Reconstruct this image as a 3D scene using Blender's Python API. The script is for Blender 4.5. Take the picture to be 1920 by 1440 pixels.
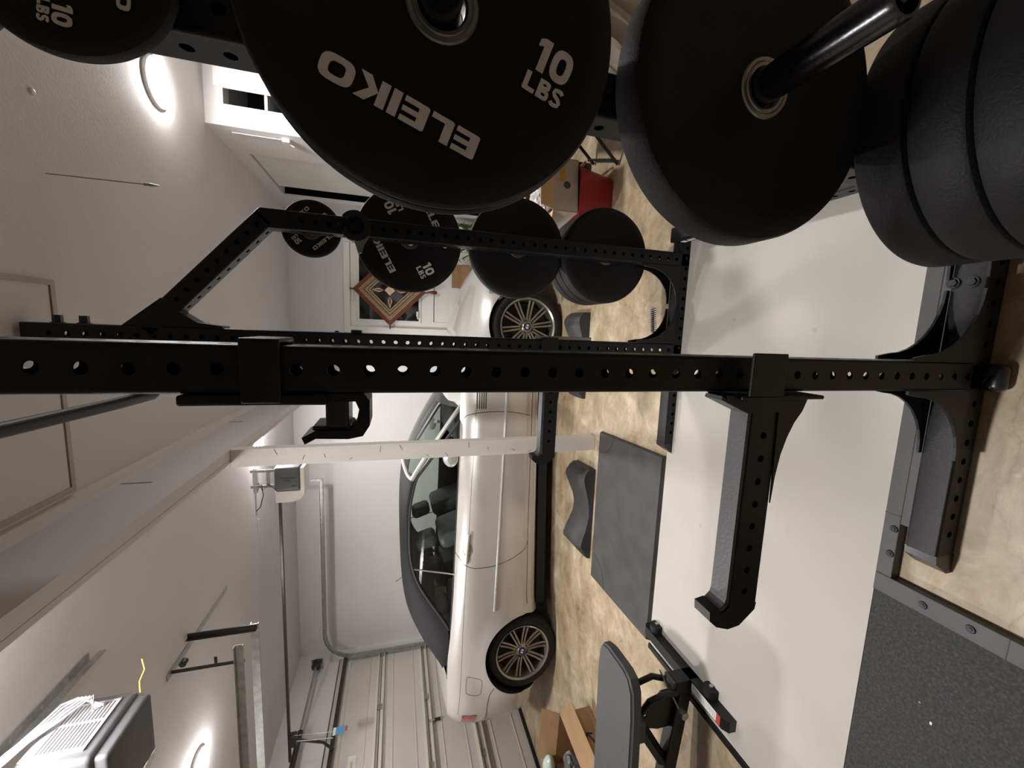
import bpy, bmesh, math, random
from mathutils import Vector, Matrix
R = math.radians
PI = math.pi
random.seed(7)
SC = bpy.context.scene
COL = SC.collection
for _o in list(bpy.data.objects):
    bpy.data.objects.remove(_o)

# ---------------------------------------------------------------- camera (the phone was held sideways: frame is rolled 90 degrees)
H_CAM = 1.40
cam = bpy.data.cameras.new('camera')
cam.sensor_fit = 'HORIZONTAL'; cam.sensor_width = 36.0; cam.lens = 754.14 / 1920 * 36.0
cam.clip_start = 0.02; cam.clip_end = 60
camo = bpy.data.objects.new('camera', cam); COL.objects.link(camo)
ax_r = Vector((0.03889871, -0.27105009, -0.96177895))
ax_d = Vector((-0.99062688, -0.13658666, -0.00157238))
ax_f = Vector((-0.13093998, 0.95282524, -0.27382255))
mw = Matrix.Identity(4)
for i in range(3):
    mw[i][0] = ax_r[i]; mw[i][1] = -ax_d[i]; mw[i][2] = -ax_f[i]
mw[2][3] = H_CAM
camo.matrix_world = mw
SC.camera = camo

# ---------------------------------------------------------------- world, exposure
w = bpy.data.worlds.new('night'); SC.world = w; w.use_nodes = True
w.node_tree.nodes['Background'].inputs[0].default_value = (0.9, 0.85, 0.8, 1)
w.node_tree.nodes['Background'].inputs[1].default_value = 0.02
SC.view_settings.view_transform = 'Standard'
SC.view_settings.look = 'None'
SC.view_settings.gamma = 1.0
SC.view_settings.use_curve_mapping = False
SC.view_settings.exposure = 0.68
LAMP_RIGHT, LAMP_BAY, LAMP_FAR, LAMP_MID = 185, 200, 190, 210   # strengths of the ceiling disc lamps
LAMP_COL = (1.0, 0.97, 0.95, 1)
CEIL = 2.63

# ---------------------------------------------------------------- materials
def nt(name):
    m = bpy.data.materials.new(name); m.use_nodes = True
    n = m.node_tree.nodes; l = m.node_tree.links
    return m, n, l, n['Principled BSDF']
def ramp(n, l, src, stops):
    r = n.new('ShaderNodeValToRGB'); e = r.color_ramp.elements
    while len(e) > len(stops): e.remove(e[-1])
    while len(e) < len(stops): e.new(0.5)
    for i, (p, c) in enumerate(stops):
        e[i].position = p; e[i].color = (*c, 1)
    l.new(src, r.inputs[0]); return r
def mat(name, col, rough=0.5, metal=0.0, var=0.0, vs=8.0, bump=0.0, bs=60.0, coat=0.0, spec=0.5, stretch=None):
    m, n, l, b = nt(name)
    b.inputs['Roughness'].default_value = rough
    b.inputs['Metallic'].default_value = metal
    b.inputs['Coat Weight'].default_value = coat
    b.inputs['Specular IOR Level'].default_value = spec
    tc = n.new('ShaderNodeTexCoord'); src = tc.outputs['Object']
    if stretch:
        mp = n.new('ShaderNodeMapping'); mp.inputs['Scale'].default_value = stretch
        l.new(src, mp.inputs[0]); src = mp.outputs[0]
    if var > 0:
        t = n.new('ShaderNodeTexNoise'); t.inputs['Scale'].default_value = vs; t.inputs['Detail'].default_value = 5
        l.new(src, t.inputs['Vector'])
        lo = tuple(max(0, c * (1 - var)) for c in col); hi = tuple(min(1, c * (1 + var)) for c in col)
        r = ramp(n, l, t.outputs[0], [(0.3, lo), (0.7, hi)])
        l.new(r.outputs[0], b.inputs['Base Color'])
    else:
        b.inputs['Base Color'].default_value = (*col, 1)
    if bump > 0:
        t2 = n.new('ShaderNodeTexNoise'); t2.inputs['Scale'].default_value = bs; t2.inputs['Detail'].default_value = 4
        l.new(src, t2.inputs['Vector'])
        bp = n.new('ShaderNodeBump'); bp.inputs['Strength'].default_value = bump; bp.inputs['Distance'].default_value = 0.003
        l.new(t2.outputs[0], bp.inputs['Height']); l.new(bp.outputs[0], b.inputs['Normal'])
    return m

M = {}
M['wall'] = mat('wall_paint', (0.73, 0.71, 0.70), 0.75, var=0.03, vs=1.5, bump=0.25, bs=90)
M['ceil'] = mat('ceiling_paint', (0.66, 0.635, 0.635), 0.75, var=0.04, vs=1.1, bump=0.3, bs=70)
M['dimwall'] = mat('low_bounce_wall', (0.30, 0.27, 0.25), 0.8, var=0.06, vs=3, bump=0.2, bs=40)  # for unseen walls; dark tone invented to cut light bounced onto the rack
M['white'] = mat('white_gloss_paint', (0.78, 0.77, 0.74), 0.4, var=0.03, vs=6, bump=0.08, bs=40)
M['postwood'] = mat('scuffed_white_wood', (0.76, 0.73, 0.68), 0.6, var=0.07, vs=10, bump=0.5, bs=50, stretch=(1, 1, 0.25))
M['scuff'] = mat('old_nail_scratch', (0.25, 0.22, 0.19), 0.7)
M['black'] = mat('black_powder_coat', (0.009, 0.009, 0.0095), 0.40, spec=0.35, bump=0.25, bs=500, var=0.1, vs=20)
M['blackgloss'] = mat('black_plastic_liner', (0.02, 0.02, 0.025), 0.28, bump=0.05, bs=80)
M['bolt'] = mat('black_zinc_bolt', (0.05, 0.05, 0.055), 0.3, 0.7, bump=0.1, bs=200)
M['peg'] = mat('dark_chrome_sleeve', (0.08, 0.08, 0.085), 0.22, 0.9, var=0.15, vs=30, bump=0.05, bs=300)
M['ring'] = mat('brushed_steel_insert', (0.42, 0.41, 0.39), 0.32, 0.9, var=0.1, vs=40, bump=0.1, bs=200)
M['rubber'] = mat('plate_rubber', (0.013, 0.013, 0.0135), 0.6, spec=0.3, bump=0.35, bs=260, var=0.15, vs=14)
M['letter'] = mat('white_plate_print', (0.85, 0.83, 0.80), 0.6, var=0.05, vs=90, bump=0.1, bs=300)
M['frame'] = mat('platform_steel', (0.075, 0.073, 0.075), 0.5, 0.2, var=0.1, vs=12, bump=0.15, bs=300)
M['bench'] = mat('bench_vinyl', (0.055, 0.055, 0.058), 0.5, bump=0.25, bs=180, var=0.08, vs=10)
M['tyre'] = mat('tyre_rubber', (0.014, 0.014, 0.014), 0.65, spec=0.3, bump=0.2, bs=120, var=0.1, vs=10)
M['rim'] = mat('satin_bronze_alloy', (0.42, 0.385, 0.34), 0.3, 0.8, var=0.06, vs=20, bump=0.04, bs=150)
M['rimdark'] = mat('wheel_barrel', (0.012, 0.012, 0.012), 0.6, bump=0.1, bs=60)
M['galv'] = mat('galvanised_steel', (0.42, 0.42, 0.41), 0.35, 0.75, var=0.2, vs=25, bump=0.1, bs=150)
M['darkmetal'] = mat('dark_oiled_steel', (0.06, 0.055, 0.05), 0.35, 0.6, var=0.2, vs=20, bump=0.1, bs=150)
M['door'] = mat('garage_door_paint', (0.60, 0.565, 0.52), 0.55, var=0.03, vs=2, bump=0.2, bs=110)
M['strut'] = mat('ivory_strut_paint', (0.66, 0.64, 0.55), 0.45, var=0.04, vs=9, bump=0.1, bs=80)
M['opener'] = mat('opener_housing', (0.11, 0.11, 0.115), 0.45, 0.2, bump=0.1, bs=140, var=0.06, vs=20)
M['openerpanel'] = mat('opener_vent_panel', (0.36, 0.35, 0.355), 0.35, 0.3, bump=0.06, bs=140, var=0.04, vs=20)
M['lens'] = mat('frosted_lamp_cover', (0.80, 0.78, 0.70), 0.35, bump=0.05, bs=60, var=0.02, vs=6)
M['wire'] = mat('white_wire', (0.62, 0.61, 0.63), 0.4, bump=0.05, bs=50)
M['yellowwire'] = mat('yellow_wire', (0.75, 0.68, 0.10), 0.45, bump=0.05, bs=50)
M['blackcord'] = mat('black_cord', (0.02, 0.02, 0.02), 0.5, bump=0.05, bs=50)
M['paint'] = mat('silver_car_paint', (0.66, 0.64, 0.61), 0.33, 0.35, coat=0.7, var=0.015, vs=3, bump=0.01, bs=500)
M['gap'] = mat('shut_line', (0.03, 0.028, 0.026), 0.6, bump=0.05, bs=80)
M['fabric'] = mat('black_soft_top', (0.017, 0.017, 0.018), 0.85, bump=0.4, bs=500, var=0.1, vs=8)
M['interior'] = mat('dark_cabin_trim', (0.03, 0.032, 0.032), 0.6, bump=0.15, bs=120, var=0.1, vs=9)
M['seat'] = mat('grey_leather', (0.13, 0.14, 0.14), 0.45, bump=0.2, bs=90, var=0.08, vs=9)
M['under'] = mat('underbody', (0.012, 0.012, 0.012), 0.8, bump=0.2, bs=40)
M['red'] = mat('tail_lamp_red', (0.42, 0.02, 0.02), 0.15, coat=1.0, bump=0.05, bs=100)
M['blue'] = mat('roundel_blue', (0.06, 0.16, 0.45), 0.3)
M['roundel'] = mat('roundel_white', (0.8, 0.8, 0.8), 0.3)
M['cardboard'] = mat('cardboard', (0.36, 0.22, 0.11), 0.8, var=0.08, vs=9, bump=0.2, bs=70, stretch=(1, 1, 4))
M['cardpale'] = mat('pale_cardboard', (0.62, 0.47, 0.30), 0.8, var=0.06, vs=9, bump=0.2, bs=70)
M['cardgrey'] = mat('printed_box_side', (0.45, 0.41, 0.36), 0.75, var=0.05, vs=9, bump=0.1, bs=70)
M['redbin'] = mat('red_plastic', (0.30, 0.012, 0.015), 0.4, bump=0.08, bs=40, var=0.06, vs=6)
M['clear'] = mat('crinkled_plastic', (0.62, 0.58, 0.58), 0.2, bump=1.0, bs=35, var=0.25, vs=20)
M['pillow'] = mat('air_pillow_film', (0.55, 0.66, 0.58), 0.22, bump=0.3, bs=20, var=0.1, vs=15)
M['cloth'] = mat('cream_sheet', (0.80, 0.75, 0.64), 0.85, bump=0.3, bs=60, var=0.04, vs=9)
M['leaf'] = mat('plant_leaf', (0.06, 0.14, 0.035), 0.45, var=0.5, vs=14, bump=0.1, bs=30)
M['leafy'] = mat('yellow_leaf', (0.55, 0.48, 0.10), 0.5, var=0.25, vs=14, bump=0.1, bs=30)
M['pot'] = mat('white_pot', (0.7, 0.68, 0.64), 0.4, bump=0.05, bs=30)
M['brown1'] = mat('rust_yarn', (0.17, 0.05, 0.02), 0.9, bump=0.6, bs=160, var=0.2, vs=30)
M['brown2'] = mat('tan_yarn', (0.20, 0.125, 0.06), 0.9, bump=0.6, bs=160, var=0.2, vs=30)
M['cream'] = mat('cream_yarn', (0.75, 0.62, 0.45), 0.9, bump=0.6, bs=160, var=0.1, vs=30)
M['stick'] = mat('red_brown_dowel', (0.13, 0.03, 0.02), 0.5, bump=0.1, bs=60, var=0.1, vs=30)
M['sticker'] = mat('white_sticker', (0.75, 0.74, 0.72), 0.5, bump=0.03, bs=60)
M['stickred'] = mat('red_sticker_band', (0.50, 0.06, 0.03), 0.5, bump=0.03, bs=60)
M['ink'] = mat('print_ink', (0.05, 0.05, 0.05), 0.6)
M['labelblue'] = mat('blue_tag', (0.10, 0.30, 0.55), 0.5, bump=0.03, bs=60)
M['orange'] = mat('orange_print', (0.55, 0.28, 0.05), 0.6)
M['ribbed'] = mat('white_ribbed_plastic', (0.92, 0.90, 0.87), 0.4, bump=0.05, bs=60)
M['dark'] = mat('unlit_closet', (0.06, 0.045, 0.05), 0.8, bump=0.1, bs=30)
M['chair'] = mat('black_chair', (0.015, 0.015, 0.015), 0.4, bump=0.1, bs=90)
M['mat'] = mat('worn_rubber_mat', (0.058, 0.055, 0.052), 0.6, var=0.22, vs=7, bump=0.5, bs=160)
M['ramp'] = mat('moulded_rubber', (0.032, 0.032, 0.033), 0.55, var=0.1, vs=12, bump=0.4, bs=160)

def emit_mat(name, col, s):
    m, n, l, b = nt(name)
    b.inputs['Base Color'].default_value = (0.9, 0.9, 0.9, 1)
    b.inputs['Emission Color'].default_value = col
    b.inputs['Emission Strength'].default_value = s
    return m
def floor_mat():
    m, n, l, b = nt('stained_concrete')
    tc = n.new('ShaderNodeTexCoord')
    mp = n.new('ShaderNodeMapping'); mp.inputs['Scale'].default_value = (1.0, 1.25, 1.0); mp.inputs['Rotation'].default_value = (0, 0, 0.5)
    l.new(tc.outputs['Object'], mp.inputs[0])
    a = n.new('ShaderNodeTexNoise'); a.inputs['Scale'].default_value = 4.5; a.inputs['Detail'].default_value = 10
    a.inputs['Roughness'].default_value = 0.72; a.inputs['Distortion'].default_value = 0.35
    l.new(mp.outputs[0], a.inputs['Vector'])
    r = ramp(n, l, a.outputs[0], [(0.30, (0.20, 0.135, 0.08)), (0.42, (0.38, 0.285, 0.18)), (0.54, (0.49, 0.385, 0.255)), (0.68, (0.68, 0.57, 0.42))])
    big = n.new('ShaderNodeTexNoise'); big.inputs['Scale'].default_value = 1.1; big.inputs['Detail'].default_value = 3
    l.new(tc.outputs['Object'], big.inputs['Vector'])
    rb = ramp(n, l, big.outputs[0], [(0.35, (0.86, 0.88, 0.92)), (0.65, (1.0, 1.0, 1.0))])
    mx = n.new('ShaderNodeMix'); mx.data_type = 'RGBA'; mx.blend_type = 'MULTIPLY'; mx.inputs[0].default_value = 0.6
    l.new(r.outputs[0], mx.inputs[6]); l.new(rb.outputs[0], mx.inputs[7])
    v = n.new('ShaderNodeTexVoronoi'); v.feature = 'DISTANCE_TO_EDGE'; v.inputs['Scale'].default_value = 1.6
    wv = n.new('ShaderNodeTexNoise'); wv.inputs['Scale'].default_value = 6; wv.inputs['Detail'].default_value = 6
    l.new(tc.outputs['Object'], wv.inputs['Vector'])
    ad = n.new('ShaderNodeMix'); ad.data_type = 'RGBA'; ad.inputs[0].default_value = 0.22
    l.new(tc.outputs['Object'], ad.inputs[6]); l.new(wv.outputs[1], ad.inputs[7]); l.new(ad.outputs[2], v.inputs['Vector'])
    rc = ramp(n, l, v.outputs['Distance'], [(0.0, (0.62, 0.58, 0.52)), (0.006, (0.95, 0.95, 0.95)), (0.02, (1, 1, 1))])
    m2 = n.new('ShaderNodeMix'); m2.data_type = 'RGBA'; m2.blend_type = 'MULTIPLY'; m2.inputs[0].default_value = 0.55
    l.new(mx.outputs[2], m2.inputs[6]); l.new(rc.outputs[0], m2.inputs[7])
    sp = n.new('ShaderNodeTexVoronoi'); sp.inputs['Scale'].default_value = 7.5; sp.inputs['Randomness'].default_value = 1
    l.new(tc.outputs['Object'], sp.inputs['Vector'])
    rs = ramp(n, l, sp.outputs['Distance'], [(0.0, (1, 1, 1)), (0.055, (1, 1, 1)), (0.075, (0, 0, 0))])
    m3 = n.new('ShaderNodeMix'); m3.data_type = 'RGBA'
    sc = n.new('ShaderNodeMath'); sc.operation = 'MULTIPLY'; sc.inputs[1].default_value = 0.35
    l.new(rs.outputs[0], sc.inputs[0]); l.new(sc.outputs[0], m3.inputs[0])
    l.new(m2.outputs[2], m3.inputs[6]); m3.inputs[7].default_value = (0.75, 0.68, 0.56, 1)
    l.new(m3.outputs[2], b.inputs['Base Color'])
    rr = n.new('ShaderNodeMapRange'); rr.inputs[3].default_value = 0.28; rr.inputs[4].default_value = 0.5
    l.new(a.outputs[0], rr.inputs[0]); l.new(rr.outputs[0], b.inputs['Roughness'])
    bp = n.new('ShaderNodeBump'); bp.inputs['Strength'].default_value = 0.25; bp.inputs['Distance'].default_value = 0.004
    l.new(a.outputs[0], bp.inputs['Height']); l.new(bp.outputs[0], b.inputs['Normal'])
    return m
def deck_mat():
    m, n, l, b = nt('painted_platform_board')
    tc = n.new('ShaderNodeTexCoord')
    a = n.new('ShaderNodeTexNoise'); a.inputs['Scale'].default_value = 2.2; a.inputs['Detail'].default_value = 4
    l.new(tc.outputs['Object'], a.inputs['Vector'])
    r = ramp(n, l, a.outputs[0], [(0.3, (0.50, 0.475, 0.435)), (0.7, (0.555, 0.53, 0.485))])
    s = n.new('ShaderNodeTexVoronoi'); s.inputs['Scale'].default_value = 5.0
    l.new(tc.outputs['Object'], s.inputs['Vector'])
    rs = ramp(n, l, s.outputs['Distance'], [(0.0, (0.62, 0.60, 0.58)), (0.035, (0.8, 0.79, 0.77)), (0.06, (1, 1, 1))])
    mx = n.new('ShaderNodeMix'); mx.data_type = 'RGBA'; mx.blend_type = 'MULTIPLY'; mx.inputs[0].default_value = 0.7
    l.new(r.outputs[0], mx.inputs[6]); l.new(rs.outputs[0], mx.inputs[7])
    l.new(mx.outputs[2], b.inputs['Base Color'])
    b.inputs['Roughness'].default_value = 0.5
    return m
def rubber_fleck():
    m, n, l, b = nt('flecked_gym_rubber')
    tc = n.new('ShaderNodeTexCoord')
    a = n.new('ShaderNodeTexNoise'); a.inputs['Scale'].default_value = 160; a.inputs['Detail'].default_value = 3
    l.new(tc.outputs['Object'], a.inputs['Vector'])
    r = ramp(n, l, a.outputs[0], [(0.35, (0.024, 0.025, 0.025)), (0.6, (0.045, 0.046, 0.045)), (0.75, (0.075, 0.075, 0.072))])
    s = n.new('ShaderNodeTexVoronoi'); s.inputs['Scale'].default_value = 14
    l.new(tc.outputs['Object'], s.inputs['Vector'])
    rs = ramp(n, l, s.outputs['Distance'], [(0.0, (1, 1, 1)), (0.045, (1, 1, 1)), (0.06, (0, 0, 0))])
    g = n.new('ShaderNodeMath'); g.operation = 'GREATER_THAN'; g.inputs[1].default_value = 0.86
    sx = n.new('ShaderNodeSeparateColor'); l.new(s.outputs['Color'], sx.inputs[0]); l.new(sx.outputs[0], g.inputs[0])
    mu = n.new('ShaderNodeMath'); mu.operation = 'MULTIPLY'; l.new(g.outputs[0], mu.inputs[0]); l.new(rs.outputs[0], mu.inputs[1])
    mx = n.new('ShaderNodeMix'); mx.data_type = 'RGBA'
    l.new(mu.outputs[0], mx.inputs[0]); l.new(r.outputs[0], mx.inputs[6]); mx.inputs[7].default_value = (0.4, 0.38, 0.36, 1)
    l.new(mx.outputs[2], b.inputs['Base Color']); b.inputs['Roughness'].default_value = 0.75
    bp = n.new('ShaderNodeBump'); bp.inputs['Strength'].default_value = 0.6; bp.inputs['Distance'].default_value = 0.002
    l.new(a.outputs[0], bp.inputs['Height']); l.new(bp.outputs[0], b.inputs['Normal'])
    return m
def glass_mat(name, tint, dark=0.0):
    m = bpy.data.materials.new(name); m.use_nodes = True
    n = m.node_tree.nodes; l = m.node_tree.links; n.clear()
    o = n.new('ShaderNodeOutputMaterial'); mx = n.new('ShaderNodeMixShader')
    t = n.new('ShaderNodeBsdfTransparent'); t.inputs[0].default_value = (*tint, 1)
    g = n.new('ShaderNodeBsdfGlossy'); g.inputs['Roughness'].default_value = 0.03
    f = n.new('ShaderNodeFresnel'); f.inputs[0].default_value = 1.52
    nz = n.new('ShaderNodeTexNoise'); nz.inputs['Scale'].default_value = 2.0
    bp = n.new('ShaderNodeBump'); bp.inputs['Strength'].default_value = 0.02; bp.inputs['Distance'].default_value = 0.002
    l.new(nz.outputs[0], bp.inputs['Height']); l.new(bp.outputs[0], g.inputs['Normal'])
    l.new(f.outputs[0], mx.inputs[0]); l.new(t.outputs[0], mx.inputs[1]); l.new(g.outputs[0], mx.inputs[2])
    l.new(mx.outputs[0], o.inputs[0])
    return m
M['floor'] = floor_mat(); M['deck'] = deck_mat(); M['gymrubber'] = rubber_fleck()
M['carglass'] = glass_mat('tinted_car_glass', (0.72, 0.79, 0.755))
M['pane'] = glass_mat('window_pane', (0.8, 0.82, 0.82))
def yard_reflection_mat():
    m, n, l, b = nt('yard_with_painted_reflections')
    tc = n.new('ShaderNodeTexCoord'); a = n.new('ShaderNodeTexNoise'); a.inputs['Scale'].default_value = 3.2; a.inputs['Detail'].default_value = 3
    l.new(tc.outputs['Object'], a.inputs['Vector'])
    r = ramp(n, l, a.outputs[0], [(0.40, (0.06, 0.055, 0.05)), (0.5, (0.45, 0.40, 0.34)), (0.58, (0.85, 0.82, 0.80))])  # pale patches put the pane's reflections into the yard colour
    l.new(r.outputs[0], b.inputs['Base Color']); b.inputs['Roughness'].default_value = 0.6
    return m
M['night'] = yard_reflection_mat()

# ---------------------------------------------------------------- mesh helpers
def new(): return bmesh.new()
ORG = {}
def obj(name, bm, m, parent=None, smooth=False, org=None, auto=None):
    """link bm (world coordinates) as one mesh object; parts share their thing's origin"""
    me = bpy.data.meshes.new(name)
    bmesh.ops.remove_doubles(bm, verts=bm.verts, dist=1e-5)
    bmesh.ops.recalc_face_normals(bm, faces=bm.faces)
    if parent is not None:
        og = ORG[parent.name]
    else:
        if org is None:
            xs = [v.co.x for v in bm.verts]; ys = [v.co.y for v in bm.verts]; zs = [v.co.z for v in bm.verts]
            org = Vector(((min(xs) + max(xs)) / 2, (min(ys) + max(ys)) / 2, min(zs)))
        og = Vector(org)
    bmesh.ops.translate(bm, verts=bm.verts, vec=-og)
    if smooth:
        for f in bm.faces: f.smooth = True
        lim = math.cos(R(auto or 40))
        for e in bm.edges:
            if len(e.link_faces) == 2 and e.link_faces[0].normal.dot(e.link_faces[1].normal) < lim: e.smooth = False
    bm.to_mesh(me); bm.free()
    me.materials.append(m)
    o = bpy.data.objects.new(name, me); COL.objects.link(o)
    if parent is not None: o.parent = parent
    else: o.location = og
    ORG[o.name] = og
    return o
def tag(o, label, cat, group=None, kind=None):
    o['label'] = label; o['category'] = cat
    if group: o['group'] = group
    if kind: o['kind'] = kind
    return o
def thing(name, label, cat, loc, group=None):
    o = bpy.data.objects.new(name, None); COL.objects.link(o); o.location = loc; o.empty_display_size = 0.05
    ORG[o.name] = Vector(loc)
    return tag(o, label, cat, group)
def struct(name, bm, m, parent=None, smooth=False, label=None):
    o = obj(name, bm, m, parent, smooth)
    if parent is None:
        o['kind'] = 'structure'
        o['label'] = label or name.replace('_', ' '); o['category'] = name.split('_')[0]
    return o
def box(bm, x0, x1, y0, y1, z0, z1, bev=0.0, mtx=None, seg=2):
    vs = bmesh.ops.create_cube(bm, size=1.0)['verts']
    bmesh.ops.scale(bm, vec=(x1 - x0, y1 - y0, z1 - z0), verts=vs)
    bmesh.ops.translate(bm, vec=((x0 + x1) / 2, (y0 + y1) / 2, (z0 + z1) / 2), verts=vs)
    if bev > 0:
        es = list({e for v in vs for e in v.link_edges})
        r = bmesh.ops.bevel(bm, geom=es, offset=bev, segments=seg, affect='EDGES', profile=0.5)
        vs = list({v for v in r['verts']} | {v for v in vs if v.is_valid})
    if mtx is not None: bmesh.ops.transform(bm, matrix=mtx, verts=vs)
    return vs
def boxes(*bs):
    b = new()
    for q in bs: box(b, *q)
    return b
def frame_of(d):
    d = Vector(d).normalized()
    a = Vector((0, 0, 1)) if abs(d.z) < 0.9 else Vector((1, 0, 0))
    u = d.cross(a).normalized(); v = d.cross(u).normalized()
    return d, u, v
def cyl(bm, p0, p1, r0, r1=None, n=20, cap=True):
    p0 = Vector(p0); p1 = Vector(p1); r1 = r0 if r1 is None else r1
    d, u, v = frame_of(p1 - p0)
    a = [bm.verts.new(p0 + (u * math.cos(2 * PI * i / n) + v * math.sin(2 * PI * i / n)) * r0) for i in range(n)]
    b = [bm.verts.new(p1 + (u * math.cos(2 * PI * i / n) + v * math.sin(2 * PI * i / n)) * r1) for i in range(n)]
    for i in range(n): bm.faces.new((a[i], a[(i + 1) % n], b[(i + 1) % n], b[i]))
    if cap: bm.faces.new(a[::-1]); bm.faces.new(b)
def tube(bm, pts, r, n=8):
    pts = [Vector(p) for p in pts]; prev = None; u = None
    for i, p in enumerate(pts):
        d = (pts[min(i + 1, len(pts) - 1)] - pts[max(i - 1, 0)])
        if d.length < 1e-9: continue
        d.normalize()
        if u is None: _, u, v = frame_of(d)
        u = (u - d * u.dot(d)).normalized(); v = d.cross(u)
        ring = [bm.verts.new(p + (u * math.cos(2 * PI * k / n) + v * math.sin(2 * PI * k / n)) * r) for k in range(n)]
        if prev:
            for k in range(n): bm.faces.new((prev[k], prev[(k + 1) % n], ring[(k + 1) % n], ring[k]))
        else: bm.faces.new(ring[::-1])
        prev = ring
    bm.faces.new(prev)
def prism(bm, poly, f, a, b):
    """extrude polygon poly (2D) between a and b; f(u,v,w)->xyz"""
    A = [bm.verts.new(f(u, v, a)) for u, v in poly]; B = [bm.verts.new(f(u, v, b)) for u, v in poly]
    n = len(poly)
    for i in range(n): bm.faces.new((A[i], A[(i + 1) % n], B[(i + 1) % n], B[i]))
    fa = bm.faces.new(A[::-1]); fb = bm.faces.new(B)
    fa.normal_update(); fb.normal_update()
    bmesh.ops.triangulate(bm, faces=[fa, fb])
XZ = lambda u, v, w: (u, w, v)
XY = lambda u, v, w: (u, v, w)
YZ = lambda u, v, w: (w, u, v)
def lathe(bm, prof, c, axis, n=64):
    """prof = [(r, a)], a along axis; closed profile allowed"""
    c = Vector(c); d, u, v = frame_of(axis)
    rings = []
    for r, a in prof:
        rings.append([bm.verts.new(c + d * a + (u * math.cos(2 * PI * i / n) + v * math.sin(2 * PI * i / n)) * max(r, 1e-5)) for i in range(n)])
    for j in range(len(rings) - 1):
        for i in range(n):
            bm.faces.new((rings[j][i], rings[j][(i + 1) % n], rings[j + 1][(i + 1) % n], rings[j + 1][i]))
def grid(bm, f, us, vs):
    g = [[bm.verts.new(f(u, v)) for v in vs] for u in us]
    for i in range(len(us) - 1):
        for j in range(len(vs) - 1):
            bm.faces.new((g[i][j], g[i + 1][j], g[i + 1][j + 1], g[i][j + 1]))
    return g
def lerp(a, b, t): return a + (b - a) * t
def interp(tab, x):
    if x <= tab[0][0]: return tab[0][1]
    for (a, va), (b, vb) in zip(tab, tab[1:]):
        if x <= b: return va + (vb - va) * (x - a) / (b - a)
    return tab[-1][1]
def smooth_i(tab, x):
    """Catmull-Rom style interpolation"""
    n = len(tab)
    if x <= tab[0][0]: return tab[0][1]
    if x >= tab[-1][0]: return tab[-1][1]
    for i in range(n - 1):
        a, va = tab[i]; b, vb = tab[i + 1]
        if x <= b:
            m0 = (vb - tab[i - 1][1]) / (b - tab[i - 1][0]) if i > 0 else (vb - va) / (b - a)
            m1 = (tab[i + 2][1] - va) / (tab[i + 2][0] - a) if i + 2 < n else (vb - va) / (b - a)
            t = (x - a) / (b - a); h = b - a
            return (2*t**3-3*t*t+1)*va + (t**3-2*t*t+t)*h*m0 + (-2*t**3+3*t*t)*vb + (t**3-t*t)*h*m1

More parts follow.
